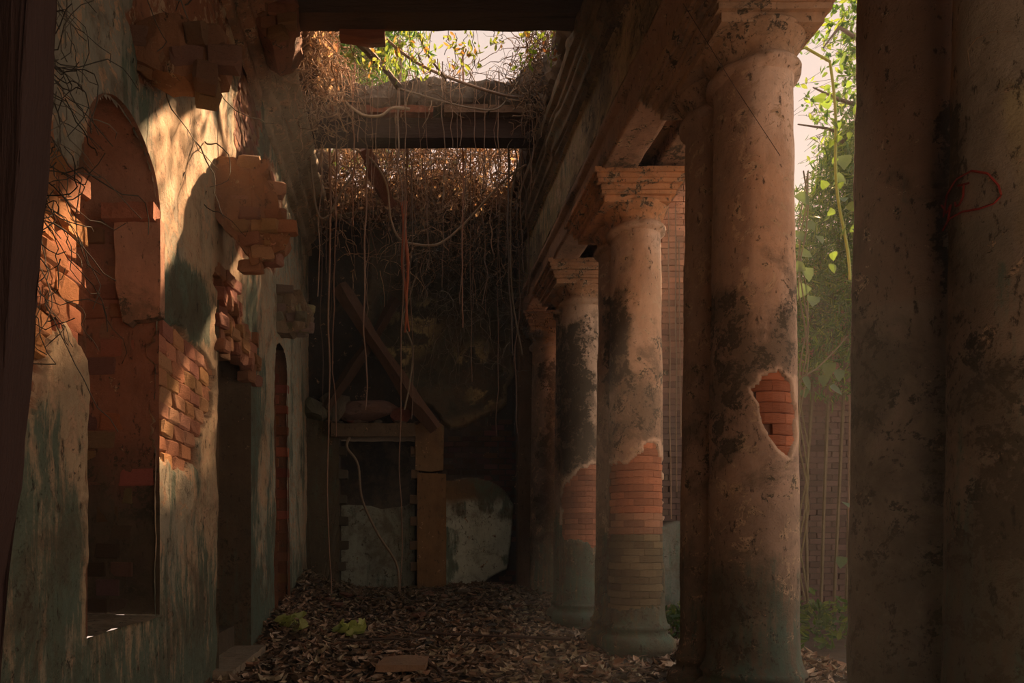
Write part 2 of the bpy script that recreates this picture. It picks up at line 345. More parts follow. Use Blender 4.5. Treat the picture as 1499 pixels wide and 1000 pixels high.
# thick plaster lip round the fallen patch
def lip(poly, X0, r=.022):
    pts = [];
    for i in range(len(poly)):
        a, b = np.array(poly[i]), np.array(poly[(i + 1) % len(poly)])
        for q in np.linspace(0, 1, 6)[:-1]: pts.append((X0, *(a + (b - a) * q + RNG.uniform(-.02, .02, 2))))
    return pts
# reveals of the openings (children of the wall)
def quad_grid(P00, P10, P01, P11, n, m): 
    P00, P10, P01, P11 = map(np.array, (P00, P10, P01, P11)); s, t = np.meshgrid(np.linspace(0, 1, n), np.linspace(0, 1, m), indexing='ij'); s = s[..., None]; t = t[..., None]
    return (P00 * (1 - s) * (1 - t) + P10 * s * (1 - t) + P01 * (1 - s) * t + P11 * s * t)
def panel(name, P00, P10, P01, P11, col, mask, parent, mat=None, d=.02, res=.06, colf=None, kind=None, flip=False):
    P00, P10, P01, P11 = [np.array(q, float) for q in (P00, P10, P01, P11)]
    n = max(2, int(np.linalg.norm(P10 - P00) / res)); m = max(2, int(np.linalg.norm(P01 - P00) / res)); G = quad_grid(P00, P10, P01, P11, n, m)
    N = np.cross(P10 - P00, P01 - P00); N = N / np.linalg.norm(N); G = G + ((fbm(G, 3, 4) - .5) * d * 3)[..., None] * N
    C = np.tile(np.array(col, float), (n * m, 1)); Mk = np.tile(np.array(mask, float), (n * m, 1)); V = G.reshape(-1, 3)
    if colf: C, Mk = colf(V, C, Mk)
    F = grid_faces(n, m); 
    return build(name, V, F[:, ::-1] if flip else F, mat or M_PL, parent, smooth=True, col=C, mask=Mk, kind=kind)
# niche
y0, y1, zb, zsp, zcr = NICHE
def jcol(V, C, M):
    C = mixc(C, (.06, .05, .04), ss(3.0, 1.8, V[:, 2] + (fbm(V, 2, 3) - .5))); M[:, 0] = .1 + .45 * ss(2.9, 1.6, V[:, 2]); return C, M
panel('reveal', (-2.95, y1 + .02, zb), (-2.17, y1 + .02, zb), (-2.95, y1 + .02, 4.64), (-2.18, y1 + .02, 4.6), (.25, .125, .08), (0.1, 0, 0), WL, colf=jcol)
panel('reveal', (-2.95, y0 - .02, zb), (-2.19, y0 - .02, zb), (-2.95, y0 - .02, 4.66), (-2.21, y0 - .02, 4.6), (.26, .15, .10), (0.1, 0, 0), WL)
panel('back_panel', (-2.95, y0, zb), (-2.95, y1, zb), (-2.95, y0, 5.1), (-2.95, y1, 5.1), (.16, .08, .05), (0.3, 0, 0), WL)
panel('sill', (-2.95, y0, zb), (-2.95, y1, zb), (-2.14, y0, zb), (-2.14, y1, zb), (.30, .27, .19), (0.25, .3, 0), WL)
t = np.linspace(0, 1, 40); yy = y0 + (y1 - y0) * (1 - np.cos(t * math.pi)) / 2; zz = arch_z(yy, y0, y1, zsp, zcr) + .02
xx = np.linspace(-2.95, -2.16, 12); G = np.stack([np.broadcast_to(xx[None], (40, 12)), np.broadcast_to(yy[:, None], (40, 12)), np.broadcast_to(zz[:, None], (40, 12))], -1)
G = G + (fbm(G, 5, 3)[..., None] - .5) * [0, .03, .03]
build('arch_soffit', G.reshape(-1, 3), grid_faces(40, 12), M_PL, WL, smooth=True, col=np.tile([.34, .19, .125], (480, 1)), mask=np.tile([.12, 0, .0], (480, 1)))
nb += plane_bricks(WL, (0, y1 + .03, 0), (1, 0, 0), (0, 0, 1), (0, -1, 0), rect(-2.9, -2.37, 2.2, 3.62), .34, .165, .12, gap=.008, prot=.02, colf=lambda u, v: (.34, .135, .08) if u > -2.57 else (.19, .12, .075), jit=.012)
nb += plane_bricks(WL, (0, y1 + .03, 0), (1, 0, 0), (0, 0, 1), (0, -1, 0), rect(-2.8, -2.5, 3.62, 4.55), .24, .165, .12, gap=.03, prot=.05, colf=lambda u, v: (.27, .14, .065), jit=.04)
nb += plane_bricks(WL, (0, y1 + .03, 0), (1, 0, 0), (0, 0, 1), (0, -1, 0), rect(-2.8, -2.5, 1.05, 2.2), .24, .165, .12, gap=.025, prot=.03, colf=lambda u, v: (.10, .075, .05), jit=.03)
prism('plaster_coat', opx([(168, 322), (236, 322), (236, 463), (214, 468), (196, 470), (190, 476), (181, 472), (178, 450), (171, 425)], 6.02), 6.0, 6.1, M_PL, WL, rough=.008, col=(.42, .24, .16), mask=lambda V: np.stack([.05 + .5 * ss(3.9, 3.5, V[:, 2]), V[:, 0] * 0, V[:, 0] * 0], 1))
prism('impost', rect(-2.62, -2.16, 4.46, 4.60), 5.92, 6.1, M_PL, WL, rough=.015, col=(.34, .14, .08), mask=(.15, 0, 0))
# door with the pale threshold
y0, y1, zb, zt = DOOR
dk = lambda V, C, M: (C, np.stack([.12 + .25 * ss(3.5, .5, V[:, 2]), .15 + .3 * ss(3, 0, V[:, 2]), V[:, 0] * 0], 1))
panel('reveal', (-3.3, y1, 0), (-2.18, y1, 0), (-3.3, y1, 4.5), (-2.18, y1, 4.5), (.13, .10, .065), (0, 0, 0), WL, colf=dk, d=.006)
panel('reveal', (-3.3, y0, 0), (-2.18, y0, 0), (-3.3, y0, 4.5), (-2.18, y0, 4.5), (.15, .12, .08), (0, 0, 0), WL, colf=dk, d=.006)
panel('back_panel', (-3.3, y0, 0), (-3.3, y1, 0), (-3.3, y0, 4.5), (-3.3, y1, 4.5), (.05, .05, .04), (.3, 0, 0), WL)  # dark sheet added in place of the unlit room, stops light leaking in
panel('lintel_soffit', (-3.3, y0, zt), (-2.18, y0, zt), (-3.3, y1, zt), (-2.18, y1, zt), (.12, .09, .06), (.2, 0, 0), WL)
prism('threshold', [(7.95, -.1), (9.85, -.1), (9.85, .13), (7.95, .13)], -3.25, -1.98, M_PL, WL, rough=.012, axis='X', col=(.34, .29, .21), mask=(.0, .1, 0))
prism('step', [(8.05, .1), (9.82, .1), (9.82, .42), (8.05, .42)], -3.25, -2.42, M_PL, WL, rough=.01, axis='X', col=(.12, .10, .07), mask=(.15, .2, 0))
# third opening
y0, y1, zb, zt = DOOR3
for yy_ in (y0 - .01, y1 + .05): panel('reveal', (-3.1, yy_, 0), (-2.14, yy_, 0), (-3.1, yy_, 5.5), (-2.21, yy_, 5.4), (.2, .10, .06), (.15, .1, 0), WL)
panel('back_panel', (-2.9, y0, 0), (-2.9, y1, 0), (-2.9, y0 - .1, 5.5), (-2.9, y1 + .1, 5.5), (.05, .045, .04), (.3, 0, 0), WL)  # dark sheet added to close the third opening against stray light
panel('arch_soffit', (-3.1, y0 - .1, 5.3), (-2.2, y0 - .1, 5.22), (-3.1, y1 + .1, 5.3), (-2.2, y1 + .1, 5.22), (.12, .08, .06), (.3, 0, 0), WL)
nb += plane_bricks(WL, (0, y1 + .04, 0), (1, 0, 0), (0, 0, 1), (0, -1, 0), rect(-2.62, -2.2, .9, 4.8), .36, .2, .12, gap=.03, prot=.05, colf=lambda u, v: (.30, .115, .06) if v > 1.8 else (.2, .1, .06), jit=.03)
print('left wall bricks', nb)

# cornice of the left wall
def extrude_profile(name, prof, ya, yb, mat, col, maskf, parent=None, kind=None, step=.07, amp=.02, wear=.05, flip=False, seed=0, colf=None):
    pts = []
    for a, b in zip(prof[:-1], prof[1:]):
        d = math.hypot(b[0] - a[0], b[1] - a[1]); k = max(1, int(d / .05))
        for q in range(k): pts.append((a[0] + (b[0] - a[0]) * q / k, a[1] + (b[1] - a[1]) * q / k))
    pts.append(prof[-1]); pts = np.array(pts); yv = np.arange(ya, yb + step / 2, step); n, m = len(yv), len(pts)
    G = np.zeros((n, m, 3)); G[..., 0] = pts[None, :, 0]; G[..., 2] = pts[None, :, 1]; G[..., 1] = yv[:, None]
    # wear only where the moulding stands proud
    P = G.copy(); ero = ss(.58, .78, fbm(P, 1.3, 4, seed)) * wear; sgn = -1 if flip else 1
    G[..., 0] -= sgn * ero; G[..., 0] += (fbm(P, 5, 3, seed + 2) - .5) * amp * 2; G[..., 2] += (fbm(P, 5, 3, seed + 4) - .5) * amp * 1.6
    V = G.reshape(-1, 3); C = np.tile(np.array(col, float), (len(V), 1))
    if colf: C = colf(V, C)
    F = grid_faces(n, m)
    return build(name, V, F[:, ::-1] if flip else F, mat, parent, smooth=True, col=C, mask=maskf(V), kind=kind)
mk1 = lambda V: np.stack([.04 + .22 * ss(.5, .62, fbm(V, 1, 3)), .22 + 0 * V[:, 0], .25 + 0 * V[:, 0]], 1)
T1 = extrude_profile('trim_1', [(-2.22, 8.2), (-2.12, 8.22), (-2.1, 8.34), (-2.14, 8.36), (-2.12, 8.45), (-1.98, 8.5), (-1.97, 8.6), (-2.0, 8.62), (-1.98, 8.68), (-1.84, 8.72), (-1.84, 8.8), (-1.86, 8.82), (-1.68, 8.88), (-1.66, 9.02), (-2.3, 9.04)], -1, 15.9, M_PL, (.33, .29, .20), mk1, kind='structure', wear=.12, colf=lambda V, C: mixc(C, (.34, .17, .09), ss(11, 9.5, V[:, 1]) * .8))

# ------------------------------------------------------------------ back wall
YB = 15.9
xs = np.arange(-2.4, 5.6, .03); zs = np.arange(-.1, 10.4, .033); X, Z = np.meshgrid(xs, zs, indexing='ij'); P = np.stack([X, np.full(X.shape, YB), Z], -1); px, py = px_of(P)  # right end runs on unseen, added to block stray sun on the floor
jx = px + (fbm(P, 1.6, 4, 3.) - .5) * 26; jy = py + (fbm(P, 1.6, 4, 7.) - .5) * 26
bulb = ss(-1.5, 2.5, sdp(jx, jy, [(540, 300), (748, 280), (750, 560), (742, 590), (716, 610), (690, 622), (660, 632), (634, 600), (590, 560), (540, 500)]))
pale = ss(-1.2, 1.2, sdp(px + (jx - px) * .35, py + (jy - py) * .35, [(650, 705), (690, 700), (715, 704), (732, 716), (748, 738), (749, 780), (744, 815), (742, 834), (715, 846), (700, 858), (688, 880), (650, 880)]))
leftp = ss(-2, 2, sdp(px, py, [(440, 612), (498, 612), (498, 900), (440, 900)]))
D = -(bulb * .10 + pale * .11 + leftp * .16) + (fbm(P, 2.5, 4) - .5) * .06
# the strips right of the bulb: a dark flat pilaster
pil = ss(-.5, .5, px - 756); D = D - pil * .12
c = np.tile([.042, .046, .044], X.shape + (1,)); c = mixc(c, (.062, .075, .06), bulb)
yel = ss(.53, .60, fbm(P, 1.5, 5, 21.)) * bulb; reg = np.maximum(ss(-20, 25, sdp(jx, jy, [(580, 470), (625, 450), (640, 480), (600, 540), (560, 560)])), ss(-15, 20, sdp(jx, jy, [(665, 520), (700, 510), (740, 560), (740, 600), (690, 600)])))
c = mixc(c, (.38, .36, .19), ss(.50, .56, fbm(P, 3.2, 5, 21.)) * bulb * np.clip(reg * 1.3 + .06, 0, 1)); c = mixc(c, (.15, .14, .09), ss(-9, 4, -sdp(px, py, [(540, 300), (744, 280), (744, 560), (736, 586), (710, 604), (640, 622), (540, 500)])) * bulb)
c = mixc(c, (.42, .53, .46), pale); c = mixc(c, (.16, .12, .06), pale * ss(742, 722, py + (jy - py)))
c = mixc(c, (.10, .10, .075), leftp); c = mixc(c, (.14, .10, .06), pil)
mR = .12 + .15 * bulb; mR = mR * (1 - pale) + .14 * pale; mG = .1 + .1 * bulb + .3 * leftp + pale * (.05 + .55 * ss(.5, .62, fbm(P, 1.2, 3, 2.)))
Wd = (-1.43, .27, .0, 4.02)
xc = (xs[:-1] + xs[1:]) / 2; zc = (zs[:-1] + zs[1:]) / 2; XC, ZC = np.meshgrid(xc, zc, indexing='ij')
keep = ~((XC > Wd[0]) & (XC < Wd[1]) & (ZC < Wd[3]))
keep &= ZC < 9.6 + (vnoise(np.stack([XC * 2.1, XC * 0, XC * 0], -1))) * .7
V = np.stack([X, YB + D, Z], -1).reshape(-1, 3)
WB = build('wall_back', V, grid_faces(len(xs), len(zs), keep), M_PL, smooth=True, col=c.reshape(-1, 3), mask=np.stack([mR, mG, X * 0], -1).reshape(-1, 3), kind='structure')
# exposed dark brickwork right of the doorway and above
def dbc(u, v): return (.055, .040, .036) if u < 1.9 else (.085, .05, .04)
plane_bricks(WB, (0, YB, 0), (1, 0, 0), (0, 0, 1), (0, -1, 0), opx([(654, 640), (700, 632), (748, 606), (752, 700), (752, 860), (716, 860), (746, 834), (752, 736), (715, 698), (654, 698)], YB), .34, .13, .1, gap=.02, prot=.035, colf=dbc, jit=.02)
# things behind the doorway: blocking wall with pale plaster, room darkness painted as near-black panels
blk = [(-1.6, -.1), (.5, -.1), (.5, 2.42), (.2, 2.5), (-.1, 2.34), (-.4, 2.30), (-.75, 2.42), (-1.1, 2.36), (-1.3, 2.45), (-1.6, 2.4)]
prism('blocking_wall', blk, YB + .35, YB + .62, M_PL, WB, rough=.012, step=.12, col=(.30, .36, .30), mask=lambda V: np.stack([.14 + .12 * fbm(V, 3, 3), .25 + .2 * ss(1.2, .2, V[:, 2]), V[:, 0] * 0], 1))
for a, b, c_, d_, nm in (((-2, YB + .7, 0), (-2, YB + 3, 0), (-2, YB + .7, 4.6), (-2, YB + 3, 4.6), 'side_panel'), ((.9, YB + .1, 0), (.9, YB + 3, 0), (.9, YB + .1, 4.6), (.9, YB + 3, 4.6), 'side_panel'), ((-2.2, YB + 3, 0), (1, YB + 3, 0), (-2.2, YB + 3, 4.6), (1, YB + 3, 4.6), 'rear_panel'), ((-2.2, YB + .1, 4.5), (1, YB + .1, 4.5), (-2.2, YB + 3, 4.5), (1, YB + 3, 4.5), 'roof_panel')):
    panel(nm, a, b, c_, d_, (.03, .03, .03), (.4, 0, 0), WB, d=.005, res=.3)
# door surround with toothed brick edges
DS = thing('doorway_surround', 'cracked brown stone doorway surround with toothed brick edges in the far wall', 'doorway', (-.6, YB - .2, .3))
ob = lambda pts: opx(pts, YB - .3)
prism('jamb', ob([(611, 692), (653, 694), (653, 900), (611, 900)]), YB - .34, YB + .2, M_PL, DS, rough=.008, col=(.20, .135, .065), mask=(.05, .06, .0), smooth=False)
prism('jamb', ob([(608, 622), (618, 618), (640, 617), (650, 624), (649, 688), (630, 691), (608, 688)]), YB - .32, YB + .2, M_PL, DS, rough=.008, col=(.19, .14, .075), mask=(.05, .15, 0))
prism('lintel', ob([(486, 622), (608, 622), (608, 641), (486, 641)]), YB - .55, YB + .3, M_PL, DS, rough=.02, col=(.15, .12, .08), mask=(.15, .2, 0))
prism('jamb', ob([(448, 612), (496, 622), (496, 900), (448, 900)]), YB - .3, YB + .2, M_PL, DS, rough=.015, col=(.10, .095, .065), mask=(.2, .3, 0))
for k in range(7):
    yk = 655 + k * 34 + random.uniform(-3, 3)
    for sx, xa, xb in ((1, 599 + random.uniform(0, 3), 613), (0, 494, 507 + random.uniform(-3, 5))):
        a = at(xa, yk, YB - .25); b = at(xb, yk + 13, YB - .25)
        put_brick(DS, ((a[0] + b[0]) / 2, YB - .1, (a[2] + b[2]) / 2), (abs(b[0] - a[0]), .34, abs(a[2] - b[2])), (0, random.uniform(-.04, .04), 0), (.17, .13, .08) if sx else (.10, .10, .075), 'quoin')

# ------------------------------------------------------------------ right brick wall of the aisle
YR = 13.9
xs = np.arange(3.4, 11.3, .06); zs = np.arange(-.1, 9.1, .06); X, Z = np.meshgrid(xs, zs, indexing='ij'); P = np.stack([X, np.full(X.shape, YR + .06), Z], -1); px, py = px_of(P)
pl_ = ss(-2, 2, sdp(px, py + (fbm(P, 3, 3) - .5) * 20, [(940, 775), (985, 762), (1030, 775), (1030, 960), (940, 960)])); D = (fbm(P, 3, 3) - .5) * .05 - pl_ * .14
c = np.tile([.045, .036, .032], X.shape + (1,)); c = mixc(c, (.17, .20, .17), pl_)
V = np.stack([X, P[..., 1] + D, Z], -1).reshape(-1, 3)
kw = ~((xs[:-1, None] > 6.2) & (zs[None, :-1] > 6.25 + 1.1 * vnoise(np.stack([xs * 1.3, xs * 0, xs * 0], -1))[:-1, None]))
WR = build('wall_right', V, grid_faces(len(xs), len(zs), kw), M_PL, smooth=True, col=c.reshape(-1, 3), mask=np.stack([X * 0 + .2, pl_ * .3 + .1, X * 0], -1).reshape(-1, 3), kind='structure')
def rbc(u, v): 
    t = min(1, max(0, (v - 4.0) / 3)); return (.11 + .32 * t, .070 + .14 * t, .060 + .06 * t)  # upper bricks turn orange, warm light painted into their colour
tb = np.array([[x, y, z] for x in (-.5, .5) for y in (-.5, .5) for z in (-.5, .5)]); fb = np.array([[0, 1, 3, 2], [4, 6, 7, 5], [0, 4, 5, 1], [2, 3, 7, 6], [0, 2, 6, 4], [1, 5, 7, 3]])
def wtop(x): return 6.3 + 1.1 * vnoise(np.stack([np.asarray(x) * 1.3, np.asarray(x) * 0, np.asarray(x) * 0], -1))
# nearest visible bricks one by one, the rest of the courses in one mesh
r_ = []; row = 0; n1 = 0
for v in np.arange(0, 9.0, .118):
    for u in np.arange(3.3 + (row % 2) * .15, 11.1, .30):
        x_ = u + .15; q = 590 + 1000 * x_ / YR; p_ = 785 - 1000 * (v + .06 - 1.7) / YR
        if x_ > 6.2 and v > wtop(x_): continue
        if (938 < q < 1032 and v < 1.9): continue
        if n1 < 296 and ((968 < q < 1004 and 340 < p_ < 770) or (1163 < q < 1252 and 640 < p_ < 905)):
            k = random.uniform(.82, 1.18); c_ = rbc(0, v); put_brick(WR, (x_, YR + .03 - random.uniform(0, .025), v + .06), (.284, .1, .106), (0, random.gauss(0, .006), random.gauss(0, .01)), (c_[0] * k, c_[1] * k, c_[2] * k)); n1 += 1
        else: r_.append((x_, YR + .05 - random.uniform(0, .02), v + .06))
    row += 1
print('right wall bricks', n1)
R_ = np.array(r_); V = (R_[:, None] + tb[None] * [.284, .1, .106]).reshape(-1, 3); F = (np.arange(len(R_))[:, None, None] * 8 + fb).reshape(-1, 4)
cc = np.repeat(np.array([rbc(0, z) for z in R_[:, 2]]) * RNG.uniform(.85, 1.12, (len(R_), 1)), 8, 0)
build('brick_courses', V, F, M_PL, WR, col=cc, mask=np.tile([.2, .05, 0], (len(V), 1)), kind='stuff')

# ------------------------------------------------------------------ roof standing over the camera; unseen walls and aisle roof added against stray light
for nm, x0, x1, z0, z1 in (('wall_unseen_front', -2.2, .4, 0, 9.4), ('wall_unseen_front_right', 2.6, 4.4, 0, 9.4), ('wall_unseen_front_top', .4, 2.6, 4.6, 9.4)):
    w_ = panel(nm, (x0, -1, z0), (x1, -1, z0), (x0, -1, z1), (x1, -1, z1), (.3, .25, .18), (.2, .3, 0), None, res=.5, kind='structure')  # unseen wall behind the camera, its gap sized to dim the foreground
CE = prism('ceiling', [(-2.6, 9.38), (3.9, 9.38), (3.9, 9.75), (-2.6, 9.75)], -1.0, 9.9, M_EA, rough=.03, step=.35, col=(.09, .065, .045), mask=(0, 0, 0), kind='structure')
CA = prism('ceiling', [(3.9, 9.38), (7.7, 9.38), (7.7, 9.75), (3.9, 9.75)], -1.0, 4.6, M_EA, rough=.03, step=.35, col=(.09, .065, .045), mask=(0, 0, 0), kind='structure'); CA.name = 'ceiling_unseen_aisle'  # aisle roof out of view, added to keep sky off the nearest columns
CA['kind'] = 'structure'

# ------------------------------------------------------------------ entablature
EN = thing('entablature', 'long moulded stone entablature resting on the row of paired columns', 'entablature', (3.3, 9, 6.62)); EN['kind'] = 'structure'
def ec(V, C): 
    px, py = px_of(V); C = mixc(C, (.34, .27, .14), ss(.45, .6, fbm(V * [1, .5, 1], 1.5, 4))); return C
extrude_profile('architrave', [(2.64, 7.1), (2.60, 7.08), (2.60, 6.98), (2.66, 6.96), (2.66, 6.62), (3.12, 6.62), (3.12, 6.82), (3.2, 6.86), (3.2, 6.9), (3.42, 6.9), (3.42, 6.72), (3.92, 6.72), (3.92, 6.66), (3.98, 6.66), (3.98, 7.1)], -1, 15.9, M_PL, (.37, .24, .16), lambda V: np.stack([.16 + .2 * ss(.5, .65, fbm(V, 1.2, 3)), 0 * V[:, 0] + .02, .15 + 0 * V[:, 0]], 1), EN, wear=.03, seed=3)
extrude_profile('frieze', [(2.60, 7.95), (2.645, 7.93), (2.645, 7.1), (2.60, 7.09)], -1, 15.9, M_PL, (.42, .33, .19), lambda V: np.stack([.14 + .25 * ss(.5, .62, fbm(V * [1, .6, 1], 1.6, 4, 9)), .25 + .2 * ss(10, 13, V[:, 1]), .3 + 0 * V[:, 0]], 1), EN, wear=.04, seed=5, colf=ec)
extrude_profile('cornice', [(3.0, 9.04), (2.46, 9.02), (2.46, 8.86), (2.54, 8.84), (2.53, 8.68), (2.57, 8.66), (2.54, 8.5), (2.62, 8.42), (2.60, 8.26), (2.64, 8.24), (2.6, 8.14), (2.66, 8.1), (2.62, 7.98), (2.64, 7.93)], -1, 15.9, M_PL, (.22, .16, .10), lambda V: np.stack([.24 + .3 * ss(.45, .6, fbm(V, 1, 3)), .35 + 0 * V[:, 0], 0 * V[:, 0]], 1), EN, wear=.06, seed=7)
prism('core', [(2.72, 6.9), (3.94, 6.9), (3.94, 9.35), (2.72, 9.35)], -1, 15.9, M_PL, EN, rough=.02, step=.4, col=(.25, .18, .11), mask=(.2, .2, 0))

# ------------------------------------------------------------------ paired columns
MCOL = m_plaster(); MCOL.name = 'column_plaster'
def shaft_r(z): return .395 - .062 * np.clip((z - .5) / 5.5, 0, 1) ** 1.15
def lathe(name, prof, cx, cy, parent, colf, n=72, square=None):
    pr = []
    for a, b in zip(prof[:-1], prof[1:]):
        d = math.hypot(b[0] - a[0], b[1] - a[1]); k = max(1, int(d / .035))
        for q in range(k): pr.append((a[0] + (b[0] - a[0]) * q / k, a[1] + (b[1] - a[1]) * q / k))
    pr.append(prof[-1]); pr = np.array(pr); a = np.arange(n) * 2 * math.pi / n
    G = np.zeros((len(pr), n, 3)); G[..., 0] = cx + pr[:, 0:1] * np.cos(a); G[..., 1] = cy + pr[:, 0:1] * np.sin(a); G[..., 2] = pr[:, 1:2]
    nn = fbm(G, 5, 3); er = (nn - .5) * .025 - ss(.62, .75, fbm(G, 2.2, 3, cy)) * .035
    G[..., 0] += np.cos(a) * er; G[..., 1] += np.sin(a) * er; V = G.reshape(-1, 3); C, M = colf(V)
    return build(name, V, grid_faces(len(pr), n, wrap=True)[:, ::-1], MCOL, parent, smooth=True, col=C, mask=M)
R0 = .34; NB = {}
def arc_brick(na, seed):
    if (na, seed) in NB: return NB[(na, seed)]
    r = np.random.default_rng(seed); w2 = math.pi / na * .985; V = []; k = 5
    for a in np.linspace(-w2, w2, k):
        e_ = .006 if abs(a) > w2 * .9 else 0
        for (rr_, z) in ((R0 - .1, -.5), (R0 - .002 - e_, -.49), (R0 + .006 - e_, -.40), (R0 + .006 - e_, .40), (R0 - .002 - e_, .49), (R0 - .1, .5)):
            q = rr_ + r.normal(0, .0022); V.append((q * math.cos(a) - R0, q * math.sin(a), z + r.normal(0, .012)))
    F = [(i * 6 + j, (i + 1) * 6 + j, (i + 1) * 6 + (j + 1) % 6, i * 6 + (j + 1) % 6) for i in range(k - 1) for j in range(6)]
    me = bpy.data.meshes.new('brick'); me.from_pydata(V, [], F + [tuple(range(5, -1, -1)), tuple(range((k - 1) * 6, k * 6))]); me.update(); me.materials.append(M_BR); NB[(na, seed)] = me; return me
def column_pair(cx, ya, yb, label, colf, patches=(), zb=.0, xoff=0):
    T = thing('paired_column', label, 'column', (cx, ya, zb), 'paired columns of the right-hand colonnade')
    for q, cy in enumerate((ya, yb) if yb else (ya,)):
        n = 132; zs = np.arange(.44, 6.0, .026); a = np.arange(n) * 2 * math.pi / n; R = shaft_r(zs)[:, None] + 0 * a[None]
        flare = .05 * np.exp(-((zs - .44) / .07) ** 1.2) + .03 * np.exp(-((5.97 - zs) / .05)); R = R + flare[:, None]
        G = np.zeros((len(zs), n, 3)); G[..., 0] = cx + R * np.cos(a); G[..., 1] = cy + R * np.sin(a); G[..., 2] = zs[:, None]
        R = R + (fbm(G, 1.6, 4, cy) - .5) * .028 + (fbm(G, 9, 3) - .5) * .010
        px, py = px_of(G); front = (np.sin(a) < .15)[None]
        s = np.zeros(R.shape); bd_ = np.zeros(R.shape)
        jx_ = px + (fbm(G, 7, 4, 3.) - .5) * 16; jy_ = py + (fbm(G, 7, 4, 8.) - .5) * 22
        for (qq, poly, bcol, blim) in patches:
            if qq != q: continue
            sd_ = sdp(jx_, jy_, poly); s = np.maximum(s, ss(-1., 1., sd_) * front); bd_ = np.maximum(bd_, ss(-8, -5, sd_) * front)
        R = R - s * .055
        G[..., 0] = cx + R * np.cos(a); G[..., 1] = cy + R * np.sin(a); V = G.reshape(-1, 3)
        C, M = colf(V, q, s.reshape(-1)); bb_ = (bd_ * (1 - s)).reshape(-1) * (V[:, 2] > 1.9); C = mixc(C, (.60, .44, .31), bb_ * .8); M = M * (1 - bb_[:, None] * .6); sh = build('shaft', V, grid_faces(len(zs), n, wrap=True)[:, ::-1], MCOL, T, smooth=True, col=C, mask=M)
        for (qq, poly, bcol, blim) in patches:
            if qq != q: continue
            bh = .098; bl = .27; row = 0
            for z in np.arange(.5, 5.5, bh):
                row += 1; r = float(shaft_r(np.array(z))); na = int(2 * math.pi * r / bl); 
                for k in range(na):
                    an = (k + .5 * (row % 2)) * 2 * math.pi / na
                    if math.sin(an) > .1: continue
                    p = np.array([[cx + r * math.cos(an), cy + r * math.sin(an), z]]); bx, by = px_of(p)
                    if float(sdp(bx, by, poly)[0]) < -13: continue
                    kk = random.uniform(.86, 1.1); bc = bcol(z) if callable(bcol) else bcol
                    f_ = (r - .026) / R0; put_brick(sh, (cx + f_ * R0 * math.cos(an), cy + f_ * R0 * math.sin(an), z), (f_, f_, bh - .004), (0, 0, an), (bc[0] * kk, bc[1] * kk, bc[2] * kk), me=arc_brick(na, random.randrange(5)))
        C0 = lambda V: colf(V, q, np.zeros(len(V)))
        lathe('base', [(.36, .5), (.45, .46), (.46, .42), (.43, .40), (.43, .33), (.47, .31), (.52, .26), (.535, .19), (.52, .12), (.47, .08), (.47, .0), (.47, -.12)], cx, cy, T, C0)
        lathe('capital', [(.33, 5.9), (.36, 5.93), (.40, 5.95), (.405, 6.0), (.38, 6.03), (.345, 6.06), (.345, 6.14), (.365, 6.15), (.37, 6.17), (.40, 6.2), (.44, 6.27), (.44, 6.30), (.3, 6.32)], cx, cy, T, C0)
    y2 = yb or ya
    ax = cx + xoff
    for (h, z0, z1, nm) in ((.455, 6.26, 6.345, 'neck_moulding'), (.50, 6.345, 6.40, 'neck_moulding'), (.52, 6.40, 6.47, 'neck_moulding'), (.575, 6.47, 6.52, 'abacus'), (.60, 6.52, 6.58, 'abacus'), (.64, 6.58, 6.645, 'abacus')):
        prism(nm, rect(ax - h, ax + h, z0, z1), ya - h + .06, y2 + h - .06, MCOL, T, rough=.007, step=.08, col=lambda V: colf(V, 9, np.zeros(len(V)))[0], mask=lambda V: colf(V, 9, np.zeros(len(V)))[1])
    return T
PEACH = np.array([.56, .42, .30]); BRN = (.30, .19, .12)
